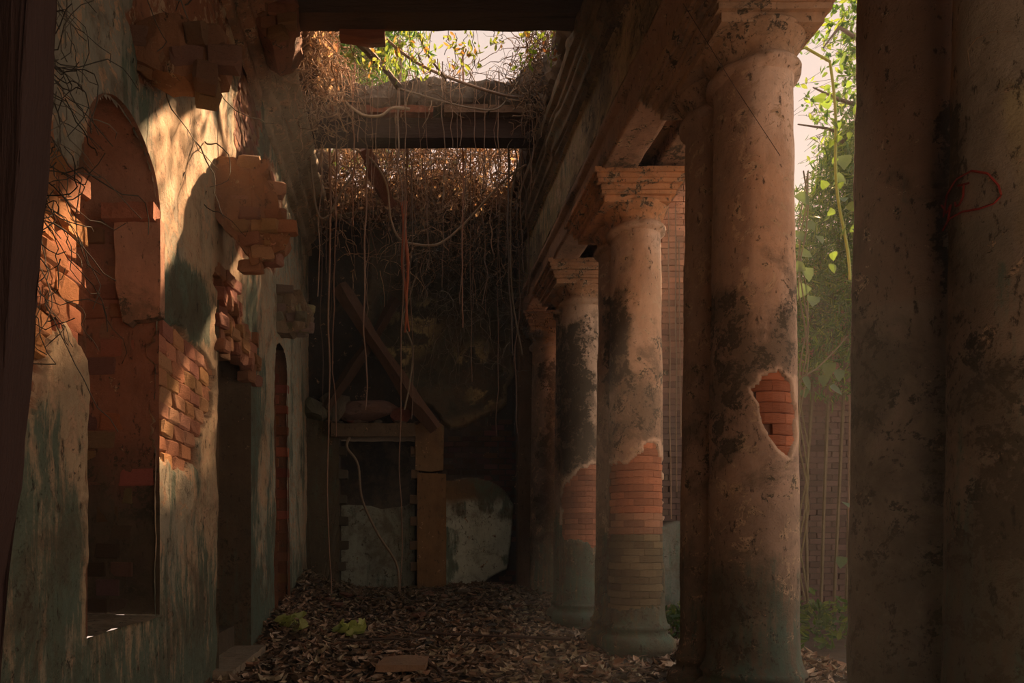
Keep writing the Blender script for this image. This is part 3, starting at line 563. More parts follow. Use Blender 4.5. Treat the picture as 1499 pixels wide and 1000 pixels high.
def mk_col(stain, mold, green=None, pale=None, capcol=(.42, .22, .12), brick=(.42, .17, .09), base=PEACH, low=(.2, .17, .11), flake=.22, grime=.1):
    def f(V, q, s):
        px, py = px_of(V); jx = px + (fbm(V, 3.2, 4, 1.) - .5) * 40; jy = py + (fbm(V, 3.2, 4, 6.) - .5) * 90; C = np.tile(np.array(base, float), (len(V), 1))
        C = mixc(C, (.50, .33, .21), ss(.45, .65, fbm(V * [1, 1, .3], 1.5, 4))); n = fbm(V, 1.5, 4, 9.)
        mR = np.full(len(V), grime); mG = np.full(len(V), .0); mB = np.full(len(V), flake)
        if flake < .1: C = mixc(C, (.42, .36, .20), ss(-12, 12, sdp(jx, jy, [(1470, 120), (1560, 120), (1560, 360), (1488, 350)]))); C = mixc(C, (.30, .31, .24), ss(-14, 14, sdp(jx, jy, [(1385, 330), (1480, 330), (1480, 470), (1400, 450)]))); C = mixc(C, (.30, .31, .26), ss(-6, 6, sdp(jx, jy, [(1312, 290), (1362, 280), (1356, 345), (1320, 345)])))
        for poly, amt in stain: C = mixc(C, BRN, ss(-10, 10, sdp(px + (jx - px) * .2, py + (jy - py) * .4, poly)) * amt)
        for poly, amt, soft in mold: mR = mR + .95 * amt * ss(-soft * 2.2, soft * 2.2, sdp(jx, jy, poly))
        for poly, amt in (green or []): mG = mG + amt * ss(-12, 12, sdp(jx, jy, poly))
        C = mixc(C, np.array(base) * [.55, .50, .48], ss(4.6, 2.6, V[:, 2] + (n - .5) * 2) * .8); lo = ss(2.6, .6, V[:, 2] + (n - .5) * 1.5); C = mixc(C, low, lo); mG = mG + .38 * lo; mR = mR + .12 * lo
        hi = ss(5.95, 6.1, V[:, 2]); C = mixc(C, capcol, hi); mR = mR + .16 * hi
        C = mixc(C, (.16, .08, .05), s); mR = mR * (1 - .7 * s); mB = mB * (1 - s)
        # behind, out of the picture, the mould just wanders
        return C, np.stack([mR, mG, mB], 1)
    return f
# nearest pair (dark, mouldy, with a red scrawl)
fE = mk_col([([(1230, -400), (1400, -400), (1400, 230), (1380, 430), (1230, 450)], .9), ([(1230, 400), (1500, 420), (1500, 1300), (1230, 1300)], .3)],
            [([(1380, 150), (1405, 150), (1400, 420), (1370, 420)], .5, 10), ([(1240, 430), (1320, 440), (1300, 620), (1240, 640)], .28, 15), ([(1380, 450), (1480, 520), (1490, 640), (1400, 600)], .35, 20), ([(1440, 680), (1540, 680), (1540, 830), (1440, 820)], .5, 15), ([(1230, 560), (1560, 560), (1560, 1300), (1230, 1300)], .16, 40)],
            [([(1290, 250), (1340, 250), (1340, 340), (1300, 340)], .3), ([(1380, 380), (1560, 380), (1560, 1300), (1380, 1300)], .25)], base=(.36, .31, .23), low=(.13, .125, .09), flake=.06, grime=.12)
E_ = column_pair(3.3, 3.55, 4.35, 'mould-dark paired column nearest the camera with a red scrawl', fE)
fA = mk_col([([(990, -50), (1100, -50), (1100, 560), (1085, 700), (990, 700)], .75), ([(990, 600), (1130, 640), (1190, 800), (1190, 1100), (990, 1100)], .5)],
            [([(1040, 440), (1090, 420), (1110, 500), (1135, 505), (1150, 400), (1165, 370), (1168, 560), (1120, 540), (1100, 600), (1090, 660), (1040, 690)], .42, 9), ([(1100, 700), (1165, 640), (1165, 760), (1110, 760)], .22, 14), ([(1040, 850), (1120, 860), (1100, 960), (1040, 970)], .33, 20), ([(1000, 540), (1035, 520), (1035, 720), (1000, 720)], .25, 12)],
            [([(1030, 820), (1190, 820), (1190, 1100), (1030, 1100)], .25)], capcol=(.42, .28, .17), low=(.19, .155, .105), base=(.66, .50, .37))
A_ = column_pair(3.3, 6.45, 7.1, 'tall pale paired column with a small brick patch halfway up', fA, [(0, [(1100, 570), (1122, 552), (1140, 543), (1160, 560), (1166, 600), (1164, 645), (1155, 668), (1138, 655), (1122, 630), (1112, 600)], (.50, .18, .085), 0)], xoff=-.02)
fB = mk_col([([(860, 200), (892, 200), (892, 900), (860, 900)], .8), ([(886, 300), (930, 300), (925, 430), (886, 440)], .35)],
            [([(888, 420), (918, 425), (925, 520), (920, 560), (888, 560)], .62, 6), ([(888, 560), (930, 560), (975, 460), (975, 650), (930, 660), (888, 680)], .30, 8), ([(880, 790), (985, 780), (985, 900), (880, 900)], .25, 16)],
            [([(880, 430), (925, 430), (925, 640), (880, 640)], .3), ([(880, 770), (990, 770), (990, 1000), (880, 1000)], .35)], capcol=(.56, .31, .16), low=(.20, .18, .10), base=(.66, .50, .37))  # orange capcol puts the warm glow on this capital into its colour
rb = lambda z: (.50, .20, .10) if z > 2.05 else ((.36, .19, .11) if z > 1.75 else (.18, .15, .085))
B_ = column_pair(3.3, 9.7, 10.3, 'paired column bare to orange brick below the middle, on a round moulded base', fB, [(0, [(884, 682), (905, 680), (925, 674), (945, 655), (960, 650), (972, 672), (975, 800), (970, 890), (884, 890)], rb, 0)], xoff=-.10)
fC = mk_col([([(800, 300), (830, 300), (830, 900), (800, 900)], .6)],
            [([(812, 480), (850, 470), (862, 560), (866, 660), (830, 700), (812, 690)], .6, 7), ([(850, 470), (880, 470), (880, 680), (850, 680)], .25, 8)],
            [([(800, 470), (850, 470), (850, 720), (800, 720)], .3), ([(800, 760), (880, 760), (880, 1000), (800, 1000)], .4)], capcol=(.42, .25, .14), low=(.19, .17, .09))
C_ = column_pair(3.3, 12.7, 13.2, 'third paired column back, brick showing low on its corridor side', fC, [(0, [(820, 730), (832, 705), (850, 688), (872, 684), (880, 690), (880, 800), (822, 790)], (.42, .18, .10), 0)], xoff=-.08)
fD = mk_col([([(770, 400), (795, 400), (795, 900), (770, 900)], .55)], [([(795, 530), (820, 520), (820, 800), (790, 790)], .55, 5)], [([(780, 560), (820, 560), (820, 900), (780, 900)], .3)], capcol=(.30, .25, .19), base=(.40, .35, .28))
D_ = column_pair(3.27, 15.5, None, 'last single column standing against the far wall', fD)
# red scrawl on the nearest column: a heart outline with a J-like stroke
def on_col(px, py, cx, cy, lift=.006):
    """point of the shaft seen along a pixel"""
    d = np.array([(px - 590) / 1000., 1., (785 - py) / 1000.]); r = .40
    for _ in range(6):
        a = d[0] ** 2 + 1; b = -2 * (d[0] * cx + cy); c_ = cx * cx + cy * cy - r * r; q = max(0, b * b - 4 * a * c_); t = (-b - math.sqrt(q)) / (2 * a); z = 1.7 + d[2] * t; r = float(shaft_r(np.array(z))) + lift
    return np.array([d[0] * t, t, z])
M_RED = m_objcol('red_chalk', 20, .0)
strokes = [[(1381, 318), (1386, 285), (1400, 262), (1422, 250), (1446, 254), (1462, 272), (1466, 286), (1455, 298), (1432, 306), (1408, 310), (1390, 320), (1382, 334)], [(1402, 272), (1418, 268)], [(1411, 270), (1410, 288), (1404, 300), (1399, 302), (1398, 296)], [(1378, 300), (1386, 312), (1392, 300), (1388, 322), (1380, 338)]]
for st in strokes:
    pts = []; st = np.array(st, float)
    tt = np.linspace(0, len(st) - 1, len(st) * 5); xi = np.interp(tt, range(len(st)), st[:, 0]); yi = np.interp(tt, range(len(st)), st[:, 1])
    V, F = tubes([([on_col(a, b, 3.3, 3.55, .006) for a, b in zip(xi, yi)], .0055)], 4); o = build('red_mark', V, F, M_RED, E_); o.color = (.22, .03, .02, 1)
o['label'] = 'red heart outline scrawled on the plaster'
cir = [(1480, 46), (1452, 47), (1430, 56), (1417, 74), (1420, 95), (1434, 112), (1462, 122), (1484, 124)]
V, F = tubes([([on_col(a, b, 3.3, 3.55, .003) for a, b in cir], .004)], 4); o = build('scratch_mark', V, F, M_RED, E_); o.color = (.36, .24, .15, 1)

# ------------------------------------------------------------------ corbels
def corbel(outline, Y0, Y1, label, bl, bh, bcol, core=(.30, .16, .09), taper=.9):
    P = opx(outline, Y0); cx = -2.2; T = thing('broken_corbel', label, 'corbel', (cx, Y0, min(p[1] for p in P)))
    pp = [(min(x, 9), z) for x, z in P]; mnx = min(p[0] for p in pp)
    prism('core', pp + [], Y0 - .02, Y1, M_PL, T, rough=.05, step=.07, col=core, mask=(.12, 0, .1), taper=taper)
    plane_bricks(T, (0, Y0 + .01, 0), (1, 0, 0), (0, 0, 1), (0, -1, 0), pp, bl * 1.15, bh, .16, prot=.07, gap=.0, col=bcol, jit=.10, cv=.16, rough=True, miss=.05)
    # broken bricks sticking out of the free end
    xm = max(p[0] for p in pp); zm = np.mean([p[1] for p in pp if p[0] > xm - .2])
    plane_bricks(T, (xm - .16, 0, 0), (0, 1, 0), (0, 0, 1), (1, 0, 0), rect(Y0 + .02, Y1 - .05, zm - .24, zm + .14), .2, bh, .2, prot=.08, gap=-.01, col=bcol, jit=.2, rough=True)
    return T
corbel([(186, 60), (205, 38), (240, 30), (262, 22), (282, 32), (302, 48), (336, 88), (333, 100), (290, 104), (270, 112), (235, 104), (186, 85)], 5.7, 6.0, 'broken brick corbel high on the left wall, nearest and largest', .26, .17, (.28, .165, .105))
corbel([(300, 250), (322, 233), (345, 240), (392, 238), (398, 275), (406, 305), (425, 345), (418, 365), (392, 380), (370, 392), (348, 350), (332, 315), (300, 300)], 8.0, 8.4, 'shattered brick corbel in the sunlight on the middle of the left wall', .24, .15, (.36, .20, .12))
corbel([(395, 430), (408, 422), (440, 424), (449, 440), (460, 455), (450, 478), (424, 490), (395, 484)], 11.9, 12.3, 'grey broken corbel furthest along the left wall', .3, .16, (.27, .24, .17), core=(.24, .2, .14))
BB = thing('cornice_block', 'jagged brown brick lump of cornice under the near beam', 'rubble', (-2.0, 9.3, 8.3))
pp = opx([(355, -20), (430, -20), (433, 30), (414, 52), (398, 62), (382, 50), (366, 30)], 9.2); prism('core', pp, 9.2, 9.9, M_PL, BB, rough=.05, col=(.26, .13, .075), mask=(.2, 0, 0)); plane_bricks(BB, (0, 9.2, 0), (1, 0, 0), (0, 0, 1), (0, -1, 0), pp, .26, .15, .16, prot=.10, gap=-.01, col=(.27, .15, .09), jit=.12, rough=True)

# ------------------------------------------------------------------ roof beams and broken roof edges
def beam(label, Y0, Y1, z0, z1, color):
    T = thing('roof_beam', label, 'beam', (0, Y0, z0), 'timber beams across the broken roof')
    o = prism('timber', rect(Y0, Y1, z0, z1), -2.3, 2.8, M_WD, T, rough=.012, step=.1, axis='X', color=color); return T
b1 = beam('dark rough roof beam nearest, its underside along the sky opening', 9.55, 9.9, 9.02, 9.42, (.085, .065, .05))
o = prism('hanging_plank', opx([(497, 40), (563, 40), (564, 58), (540, 60), (512, 55), (497, 52)], 9.9), 9.86, 10.05, M_WD, b1, rough=.008, color=(.24, .11, .07))
b2 = beam('second roof beam further back with rubble and roots on top', 12.6, 12.95, 9.05, 9.42, (.06, .042, .034))
for k, (x0, x1) in enumerate(((-1.9, -.7), (-.68, .55), (.75, 1.55), (1.58, 2.5))):
    prism('plank', rect(x0, x1, 9.43, 9.55 + random.uniform(0, .06)), 12.45, 13.1, M_WD, b2, rough=.012, color=(.15, .10, .065) if k != 1 else (.2, .085, .05))
def lump(name, label, cat, top, x0, x1, ya, yb, zb, col, res=.06, seed=0, kind=None, bot=.08):
    """mass of lime rubble and earth: top(x) is its crest"""
    xs = np.arange(x0, x1 + res, res); na = 26; G = np.zeros((len(xs), na, 3))
    for j in range(na):
        a = 2 * math.pi * j / na; cy, sz = math.cos(a), math.sin(a); ca = np.sign(cy) * abs(cy) ** .6; sa = np.sign(sz) * abs(sz) ** .6
        tp = np.array([top(x) for x in xs]); G[:, j, 0] = xs; G[:, j, 1] = (ya + yb) / 2 + (yb - ya) / 2 * ca; G[:, j, 2] = (zb + tp) / 2 + (tp - zb) / 2 * sa
    Nn = np.stack([G[..., 0] * 0, np.broadcast_to(np.cos(np.arange(na) * 2 * math.pi / na), G.shape[:2]), np.broadcast_to(np.sin(np.arange(na) * 2 * math.pi / na), G.shape[:2])], -1)
    G = G + Nn * ((fbm(G, 2.2, 4, seed) - .5) * .22 + (fbm(G, 8, 3, seed) - .5) * .09)[..., None]
    V = G.reshape(-1, 3); C = mixc(np.tile(np.array(col, float), (len(V), 1)), np.array(col) * .4, ss(.4, .6, fbm(V, 3, 3)))
    F = grid_faces(len(xs), na, wrap=True)
    o = build(name, V, F, M_EA, None, col=C, origin=((x0 + x1) / 2, (ya + yb) / 2, zb)); return tag(o, label, cat, kind=kind)
def crest2(x): 
    p = 590 + x * 1000 / 12.6; return 1.7 + (785 - np.interp(p, [440, 500, 540, 600, 650, 700, 750, 770, 790, 812, 850], [70, 112, 126, 120, 117, 121, 118, 100, 86, 84, 60])) * 12.6 / 1000
lump('roof_rubble', 'ragged lime rubble crest on the second roof beam against the sky', 'rubble', crest2, -2.2, 2.9, 12.4, 13.3, 9.5, (.13, .11, .085), seed=2)
# lumpy remains of the roof slab along both side walls
def edge_mass(name, label, xw, sgn, ya, yb, prof, col, seed):
    yv = np.arange(ya, yb, .07); na = 22; G = np.zeros((len(yv), na, 3))
    for j in range(na):
        a = 2 * math.pi * j / na; w_ = np.array([prof(y)[0] for y in yv]); h_ = np.array([prof(y)[1] for y in yv])
        G[:, j, 0] = xw + sgn * w_ * (.5 + .5 * math.cos(a)); G[:, j, 1] = yv; G[:, j, 2] = 9.0 + h_ * (.5 + .5 * math.sin(a))
    G[..., 0] += (fbm(G, 2.4, 4, seed) - .5) * .45; G[..., 2] += (fbm(G, 2.8, 4, seed + 3) - .5) * .4
    V = G.reshape(-1, 3); C = mixc(np.tile(np.array(col, float), (len(V), 1)), np.array(col) * .4, ss(.4, .6, fbm(V, 4, 3)))
    o = build(name, V, grid_faces(len(yv), na, wrap=True), M_EA, None, col=C, origin=(xw, (ya + yb) / 2, 9)); return tag(o, label, 'rubble')
edge_mass('roof_rubble', 'earth and rubble left of the sky opening, matted with dry roots', -2.3, 1, 9.9, 15.9, lambda y: (.65 + .25 * math.exp(-((y - 11) / 1.2) ** 2), 1.0), (.17, .11, .07), 4)
edge_mass('roof_rubble', 'earth and rubble right of the sky opening above the cornice', 3.2, -1, 9.9, 15.9, lambda y: (.85, .75 + .5 * math.exp(-((y - 12.5) / .8) ** 2)), (.15, .12, .09), 6)
lump('roof_rubble', 'brown earth bank heaped over the top of the far wall', 'rubble', lambda x: 9.95 + .2 * math.sin(x * 2.1), -2.4, 3.2, 15.55, 16.4, 9.0, (.20, .13, .08), seed=8)

# ------------------------------------------------------------------ timbers fallen in the far bay
def stick(name, a, b, r, color, label=None, cat=None, group=None, mat=None, parent=None, square=True, seed=0):
    a = np.array(a, float); b = np.array(b, float); n = 14; t = np.linspace(0, 1, n)[:, None]; P = a + (b - a) * t + (np.stack([fbm(t * [3, 0, 0], 1, 2, seed + q * 5) for q in range(3)], -1).reshape(n, 3) - .5) * r * 1.2
    V, F = tubes([(P, r * (1 + .15 * np.sin(t[:, 0] * 9 + seed)))], 4 if square else 7)
    F = list(map(tuple, F)); k = 4 if square else 7
    me = bpy.data.meshes.new(name); me.from_pydata([tuple(v - a) for v in V], [], F + [tuple(range(k)), tuple(range(len(V) - 1, len(V) - 1 - k, -1))]); me.update()
    o = link(name, me, mat or M_WV, None, None, tuple(a)); o.color = (*color, 1); 
    return tag(o, label, cat, group)
stick('fallen_timber', at(498, 425, 15.0), at(640, 632, 15.3), .17, (.10, .065, .045), 'fallen dark timber slanting down to the right above the doorway', 'timber', seed=1)
stick('fallen_timber', at(580, 440, 15.3), at(478, 600, 15.2), .13, (.075, .055, .04), 'fallen dark timber slanting down to the left, crossing another', 'timber', seed=2)
stick('fallen_timber', at(536, 216, 13.6), at(572, 300, 14.2), .17, (.22, .11, .075), 'reddish plank end hanging out of the roots behind the second beam', 'timber', seed=3)
stick('fallen_timber', at(484, 318, 15.2), at(556, 309, 15.2), .06, (.16, .15, .11), 'short horizontal grey bar low in the roots at the left', 'timber', seed=4)
stick('leaning_pole', at(517, 50, 10.2), at(585, 128, 12.3), .055, (.14, .11, .09), 'dark straight pole leaning across the green part of the sky opening', 'pole', square=False, seed=5)
# dark slanting post at the left edge of the picture, close to the camera
PO = thing('leaning_post', 'dark reddish wooden post close by at the left edge', 'post', (-1.6, 2.6, 0))
a0 = (-1.66, 2.6, 0.0); 
prism('timber', [(-2.12, 0), (-1.74, 0), (-1.63, 1.5), (-1.56, 2.0), (-1.50, 2.6), (-1.45, 3.3), (-1.40, 4.2), (-1.38, 6), (-2.0, 6)], 2.6, 2.8, M_WV, PO, rough=.012, step=.09, color=(.045, .028, .024))

# ------------------------------------------------------------------ rubble stones on the doorway, floor stones
STN = [stone_mesh(k) for k in range(6)]
def put_stone(loc, s, color, label, group=None, name='rubble_stone', cat='stone', rz=None):
    o = bpy.data.objects.new(name, random.choice(STN)); COL.objects.link(o); o.location = loc; o.scale = s; o.rotation_euler = (random.uniform(-.15, .15), random.uniform(-.15, .15), rz if rz is not None else random.uniform(0, 6)); o.color = (*color, 1); return tag(o, label, cat, group)
zt = at(0, 622, YB - .3)[2]
for (px_, w_, h_, c_, lab) in ((462, .5, .7, (.13, .14, .1), 'tall greenish stone at the left end on the door lintel'), (487, .62, .95, (.15, .15, .12), 'big upright grey stone on the door lintel'), (535, 1.25, .62, (.17, .12, .10), 'broad pinkish boulder in the middle of the door lintel'), (590, .55, .42, (.26, .11, .085), 'red broken brick lump near the right end of the door lintel')):
    p = at(px_, 622, YB - .3); put_stone((p[0], YB - .3, zt + h_ * .5), (w_ * 1.3, .8, h_ * 1.6), c_, lab, rz=0.1)
for k in range(26):
    p = at(random.uniform(480, 612), 622, YB - .35); s = random.uniform(.12, .28)
    put_stone((p[0], YB - random.uniform(.15, .45), zt + s * .2 + .0), (s * 1.3, s, s * .7), random.choice([(.2, .1, .08), (.14, .11, .08), (.10, .1, .08)]), 'small brick and mortar lump strewn along the door lintel', 'rubble lumps on the door lintel')
p = at(595, 980, 8.4); SL = thing('paving_slab', 'flat pale brown stone slab lying among the leaves in front', 'stone', (p[0], 8.5, 0.03))
SL2 = prism('slab', [(-.33, 8.25), (.27, 8.28), (.33, 8.72), (.05, 8.82), (-.24, 8.7)], .02, .10, M_ST, None, rough=.006, color=(.30, .20, .125)); me = SL2.data
for v in me.vertices: x, y, z = v.co; v.co = (x + .0, z, y + .04 + (z - 8.3) * .06)
SL2.parent = SL; SL2.location = -SL.location; 
for k in range(34):
    x = random.uniform(-1.9, 2.6); y = random.uniform(8.4, 15.2); s = random.uniform(.10, .3) if y < 12 else random.uniform(.2, .42)
    put_stone((x, y, float(zfl(x, y)) + s * .12), (s * 1.3, s, s * .75), random.choice([(.17, .09, .06), (.12, .10, .07), (.2, .12, .08), (.09, .085, .07)]), 'small brick or stone lump half buried in the leaf litter', 'stones in the leaf litter')

# ------------------------------------------------------------------ leaf litter
def leaf_batch(P, size, rot, curl, cols, kind='oval'):
    """P (n,3) centres, size n, rot (n,3,3) -> V, F, C"""
    t = np.array([[0, -.55, 0], [-.22, -.2, .05], [0, -.2, -.02], [.22, -.2, .05], [-.2, .18, .05], [0, .2, -.01], [.2, .18, .05], [0, .58, .04]])
    if kind == 'blade': t = t * [.32, 1.3, 1]
    if kind == 'heart': t = np.array([[0, -.38, 0], [-.42, -.3, .04], [0, -.15, -.03], [.42, -.3, .04], [-.38, .12, .04], [0, .18, -.02], [.38, .12, .04], [0, .62, -.05]])
    f = np.array([[0, 2, 1], [0, 3, 2], [1, 2, 5], [1, 5, 4], [2, 3, 6], [2, 6, 5], [4, 5, 7], [5, 6, 7]])
    n = len(P); L = np.tile(t, (n, 1, 1)); L[..., 2] = L[..., 2] * (1 + curl[:, None] * 3) + curl[:, None] * (L[..., 1] ** 2) * .8
    L = L * size[:, None, None]; V = np.einsum('nij,nkj->nki', rot, L) + P[:, None]
    F = (np.arange(n)[:, None, None] * 8 + f).reshape(-1, 3); return V.reshape(-1, 3), F, np.repeat(cols, 8, 0)
def rots(n, tilt=.5, rng=RNG):
    a = rng.uniform(0, 2 * math.pi, n); b = rng.normal(0, tilt, n); c_ = rng.normal(0, tilt, n)
    ca, sa, cb, sb, cc_, sc_ = np.cos(a), np.sin(a), np.cos(b), np.sin(b), np.cos(c_), np.sin(c_); z = np.zeros(n); o = np.ones(n)
    Rz = np.stack([np.stack([ca, -sa, z], -1), np.stack([sa, ca, z], -1), np.stack([z, z, o], -1)], 1)
    Rx = np.stack([np.stack([o, z, z], -1), np.stack([z, cb, -sb], -1), np.stack([z, sb, cb], -1)], 1)
    Ry = np.stack([np.stack([cc_, z, sc_], -1), np.stack([z, o, z], -1), np.stack([-sc_, z, cc_], -1)], 1)
    return Rz @ Rx @ Ry
BR = np.array([[.34, .24, .16], [.24, .17, .11], [.44, .33, .23], [.15, .115, .08], [.27, .16, .10], [.38, .33, .22], [.10, .085, .065], [.52, .42, .31]])
n = 15000
yy = 7.0 + 9.0 * RNG.random(n) ** .8; xx = RNG.uniform(-2.2, 5.8, n); m = (xx < 3.9) | (yy > 6.5); P = np.stack([xx, yy, zfl(xx, yy) + RNG.uniform(.0, .045, n)], 1)
cols = BR[RNG.integers(0, 8, n)] * RNG.uniform(.5, 1.15, (n, 1)); cols = mixc(cols, (.07, .075, .05), ss(12.5, 15, yy) * .6)
V, F, C = leaf_batch(P, RNG.uniform(.08, .19, n), rots(n, .35), RNG.uniform(-.3, .9, n), cols)
LT = build('leaf_litter', V, F, M_LF, None, col=C); tag(LT, 'thick carpet of dry brown leaves over the whole floor', 'leaf litter', kind='stuff')
LFM = []
for k in range(8):
    V, F, C = leaf_batch(np.zeros((1, 3)), np.array([1.]), np.eye(3)[None], np.array([random.uniform(.1, 1.2)]), BR[k:k + 1] * 1.1); me = mesh_np('leaf', V, F, False); setcol(me, 'Col', C); me.materials.append(M_LF); LFM.append(me)
for k in range(240):
    y = 7.9 + 4.0 * random.random() ** 1.5; x = random.uniform(-1.95, 2.55); s = random.uniform(.13, .22)
    o = bpy.data.objects.new('fallen_leaf', random.choice(LFM)); COL.objects.link(o); o.location = (x, y, float(zfl(x, y)) + .045); o.scale = (s, s, s); o.rotation_euler = (random.gauss(0, .3), random.gauss(0, .3), random.uniform(0, 6.3))
    tag(o, 'dry curled leaf lying on top of the litter in the foreground', 'leaf', 'fallen leaves on top of the litter')
pths = []
for k in range(420):
    x = random.uniform(-2, 5.4); y = random.uniform(7.2, 15.5); a = random.uniform(0, 6.3); L = random.uniform(.2, .8); t_ = np.linspace(0, 1, 6); X_ = x + np.cos(a) * L * t_ + .05 * np.sin(t_ * 7); Y_ = y + np.sin(a) * L * t_
    pths.append((np.stack([X_, Y_, zfl(X_, Y_) + .04 + random.uniform(0, .05) * t_], 1), random.uniform(.004, .012)))
V, F = tubes(pths, 4); TWG = build('twig_litter', V, F, M_TW, None, col=np.tile([.13, .09, .06], (len(V), 1))); tag(TWG, 'thin dry twigs scattered through the leaf litter', 'twigs', kind='stuff')
stick('fallen_branch', at(624, 962, 8.75)[:2] + (.13,), at(648, 996, 8.05)[:2] + (.06,), .028, (.10, .07, .05), 'short stout stick lying beside the flat slab', 'branch', square=False)
stick('fallen_branch', (.2, 11.2, .12), (2.5, 10.2, .16), .022, (.09, .065, .05), 'long dark stick lying in leaves before the brick-bare column', 'branch', square=False)
stick('fallen_branch', (-1.0, 10.4, .12), (.1, 10.5, .12), .02, (.10, .08, .06), 'thin stick lying by the pale green leaves', 'branch', square=False)
# pale green leafy clumps
for (px_, Y_, lab, n_) in ((432, 10.9, 'smaller pale green leafy clump at the foot of left wall', 13), (515, 11.4, 'larger yellow-green leafy clump on the litter mid floor', 17)):
    x = (px_ - 590) * Y_ / 1000; z = float(zfl(x, Y_)); T = thing('leafy_clump', lab, 'plant', (x, Y_, z)); me = None
    for k in range(n_):
        a = random.uniform(0, 6.3); r = random.uniform(.02, .24); s = random.uniform(.18, .32)
        V, F, C = leaf_batch(np.zeros((1, 3)), np.array([1.]), np.eye(3)[None], np.array([.8]), np.array([[.58, .64, .26]]) * random.uniform(.6, 1.2), 'heart')
        if me is None: me = mesh_np('leaf', V, F, False); setcol(me, 'Col', C); me.materials.append(M_GR)
        o = bpy.data.objects.new('leaf', me); COL.objects.link(o); o.parent = T; o.location = (r * math.cos(a) * 1.2, r * math.sin(a), .10 + random.uniform(0, .16)); o.scale = (s, s, s); o.rotation_euler = (random.gauss(0, .5) + .4, random.gauss(0, .5), a)
    V, F = tubes([([(x, Y_, z - .02), (x + .02 * k, Y_ + .03 * k, z + .1), (x + .05 * k - .1, Y_ + .03 * k, z + .2)], .006) for k in range(-2, 4)], 4); build('stem', V, F, M_TW, T, col=np.tile([.16, .17, .07], (len(V), 1)))

# ------------------------------------------------------------------ roots
def root_path(px_, y0, y1, Y0, Y1, wig=.06, n=26, drift=0., sag=0):
    t = np.linspace(0, 1, n); pxs = px_ + drift * t; pys = y0 + (y1 - y0) * t; Ys = Y0 + (Y1 - Y0) * t; s = random.uniform(0, 99)
    P = np.stack([(pxs - 590) * Ys / 1000, Ys, 1.7 + (785 - pys) * Ys / 1000], 1)
    q = np.stack([t * 5 + s, t * 0, t * 0], 1); P[:, 0] += (fbm(q, 1, 3) - .5) * wig * 2; P[:, 1] += (fbm(q, 1, 3, 40) - .5) * wig * 2; return P
ROOTS = [ # px, y top, y bottom, depth, radius, drift, colour, label
 (481, 120, 870, 13.4, .024, 2, (.30, .20, .14), 'long straight root at far left, from roof rubble to the floor'),
 (491, 180, 640, 13.6, .018, -2, (.28, .17, .12), 'thin straight root just right of the leftmost long root'),
 (470, 200, 620, 14.4, .014, 3, (.18, .14, .11), 'faint root close against the left corner'),
 (538, 140, 600, 13.2, .026, -4, (.27, .19, .14), 'brown root hanging left of centre over the crossed timbers'),
 (593, 210, 868, 13.2, .020, -8, (.26, .18, .13), 'long root reaching the floor through the middle of the doorway'),
 (680, 70, 480, 13.0, .022, 0, (.28, .17, .12), 'root hanging right of centre from the roof edge'),
 (742, 120, 520, 13.0, .024, 8, (.14, .12, .10), 'dark root near the right wall from the rubble crest'),
 (764, 150, 400, 13.1, .014, 0, (.20, .15, .11), 'short thin root nearest the right cornice'),
 (516, 90, 330, 12.3, .020, 2, (.30, .17, .11), 'root falling in front of the second beam, left of centre'),
 (584, 60, 300, 12.2, .026, 2, (.22, .17, .13), 'stout grey root in front of the second beam, middle'),
 (650, 90, 420, 12.3, .012, -3, (.26, .2, .15), 'fine root in front of the second beam, right of middle')]
for (px_, a_, b_, Yd, r, dr, c_, lab) in ROOTS:
    P = root_path(px_, a_, b_, Yd, Yd + .1, .07, 30, dr); V, F = tubes([(P, np.linspace(r, r * .5, 30) * (1 + .25 * (fbm(np.stack([np.arange(30) * .9, np.zeros(30), np.zeros(30)], 1), 1, 2) - .5)))], 6)
    o = build('hanging_root', V, F, M_RT, None, smooth=True, origin=tuple(P[0])); o.color = (*c_, 1); tag(o, lab, 'root')
# a redder pair of roots twisted together
T = thing('twisted_root', 'thick red-brown twisted pair of roots in the middle', 'root', at(592, 300, 13.4))
for q in (0, 1):
    n_ = 40; t = np.linspace(0, 1, n_); Yd = 13.4; xs_ = 589 + 5 * t + q * 4 + 2 * np.sin(t * 10 + q * 3); ysx = 296 + 190 * t
    P = np.stack([(xs_ - 590) * Yd / 1000, Yd + .03 * np.cos(t * 12 + q * 3), 1.7 + (785 - ysx) * Yd / 1000], 1); V, F = tubes([(P, np.linspace(.045, .018, n_))], 7); o = build('strand', V, F, M_RT, T, smooth=True); o.color = (.36, .12, .06, 1)
def curve_root(pts, Yd, r, c_, lab, name='looping_root', cat='root'):
    pts = np.array(pts, float); n_ = 36; t = np.linspace(0, len(pts) - 1, n_); k = np.arange(len(pts))
    try: 
        from numpy.polynomial import polynomial
    except Exception: pass
    # Catmull-Rom
    def cr(v, t):
        i = np.clip(t.astype(int), 0, len(v) - 2); f = t - i; g = lambda j: v[np.clip(j, 0, len(v) - 1)]
        p0, p1, p2, p3 = g(i - 1), g(i), g(i + 1), g(i + 2); return .5 * (2 * p1 + (p2 - p0) * f + (2 * p0 - 5 * p1 + 4 * p2 - p3) * f ** 2 + (3 * p1 - p0 - 3 * p2 + p3) * f ** 3)
    xx, yy = cr(pts[:, 0], t), cr(pts[:, 1], t); Ys = np.linspace(Yd[0], Yd[1], n_) if isinstance(Yd, tuple) else np.full(n_, Yd)
    P = np.stack([(xx - 590) * Ys / 1000, Ys, 1.7 + (785 - yy) * Ys / 1000], 1); V, F = tubes([(P, r)], 6)
    o = build(name, V, F, M_RT, None, smooth=True, origin=tuple(P[0])); o.color = (*c_, 1); return tag(o, lab, cat)
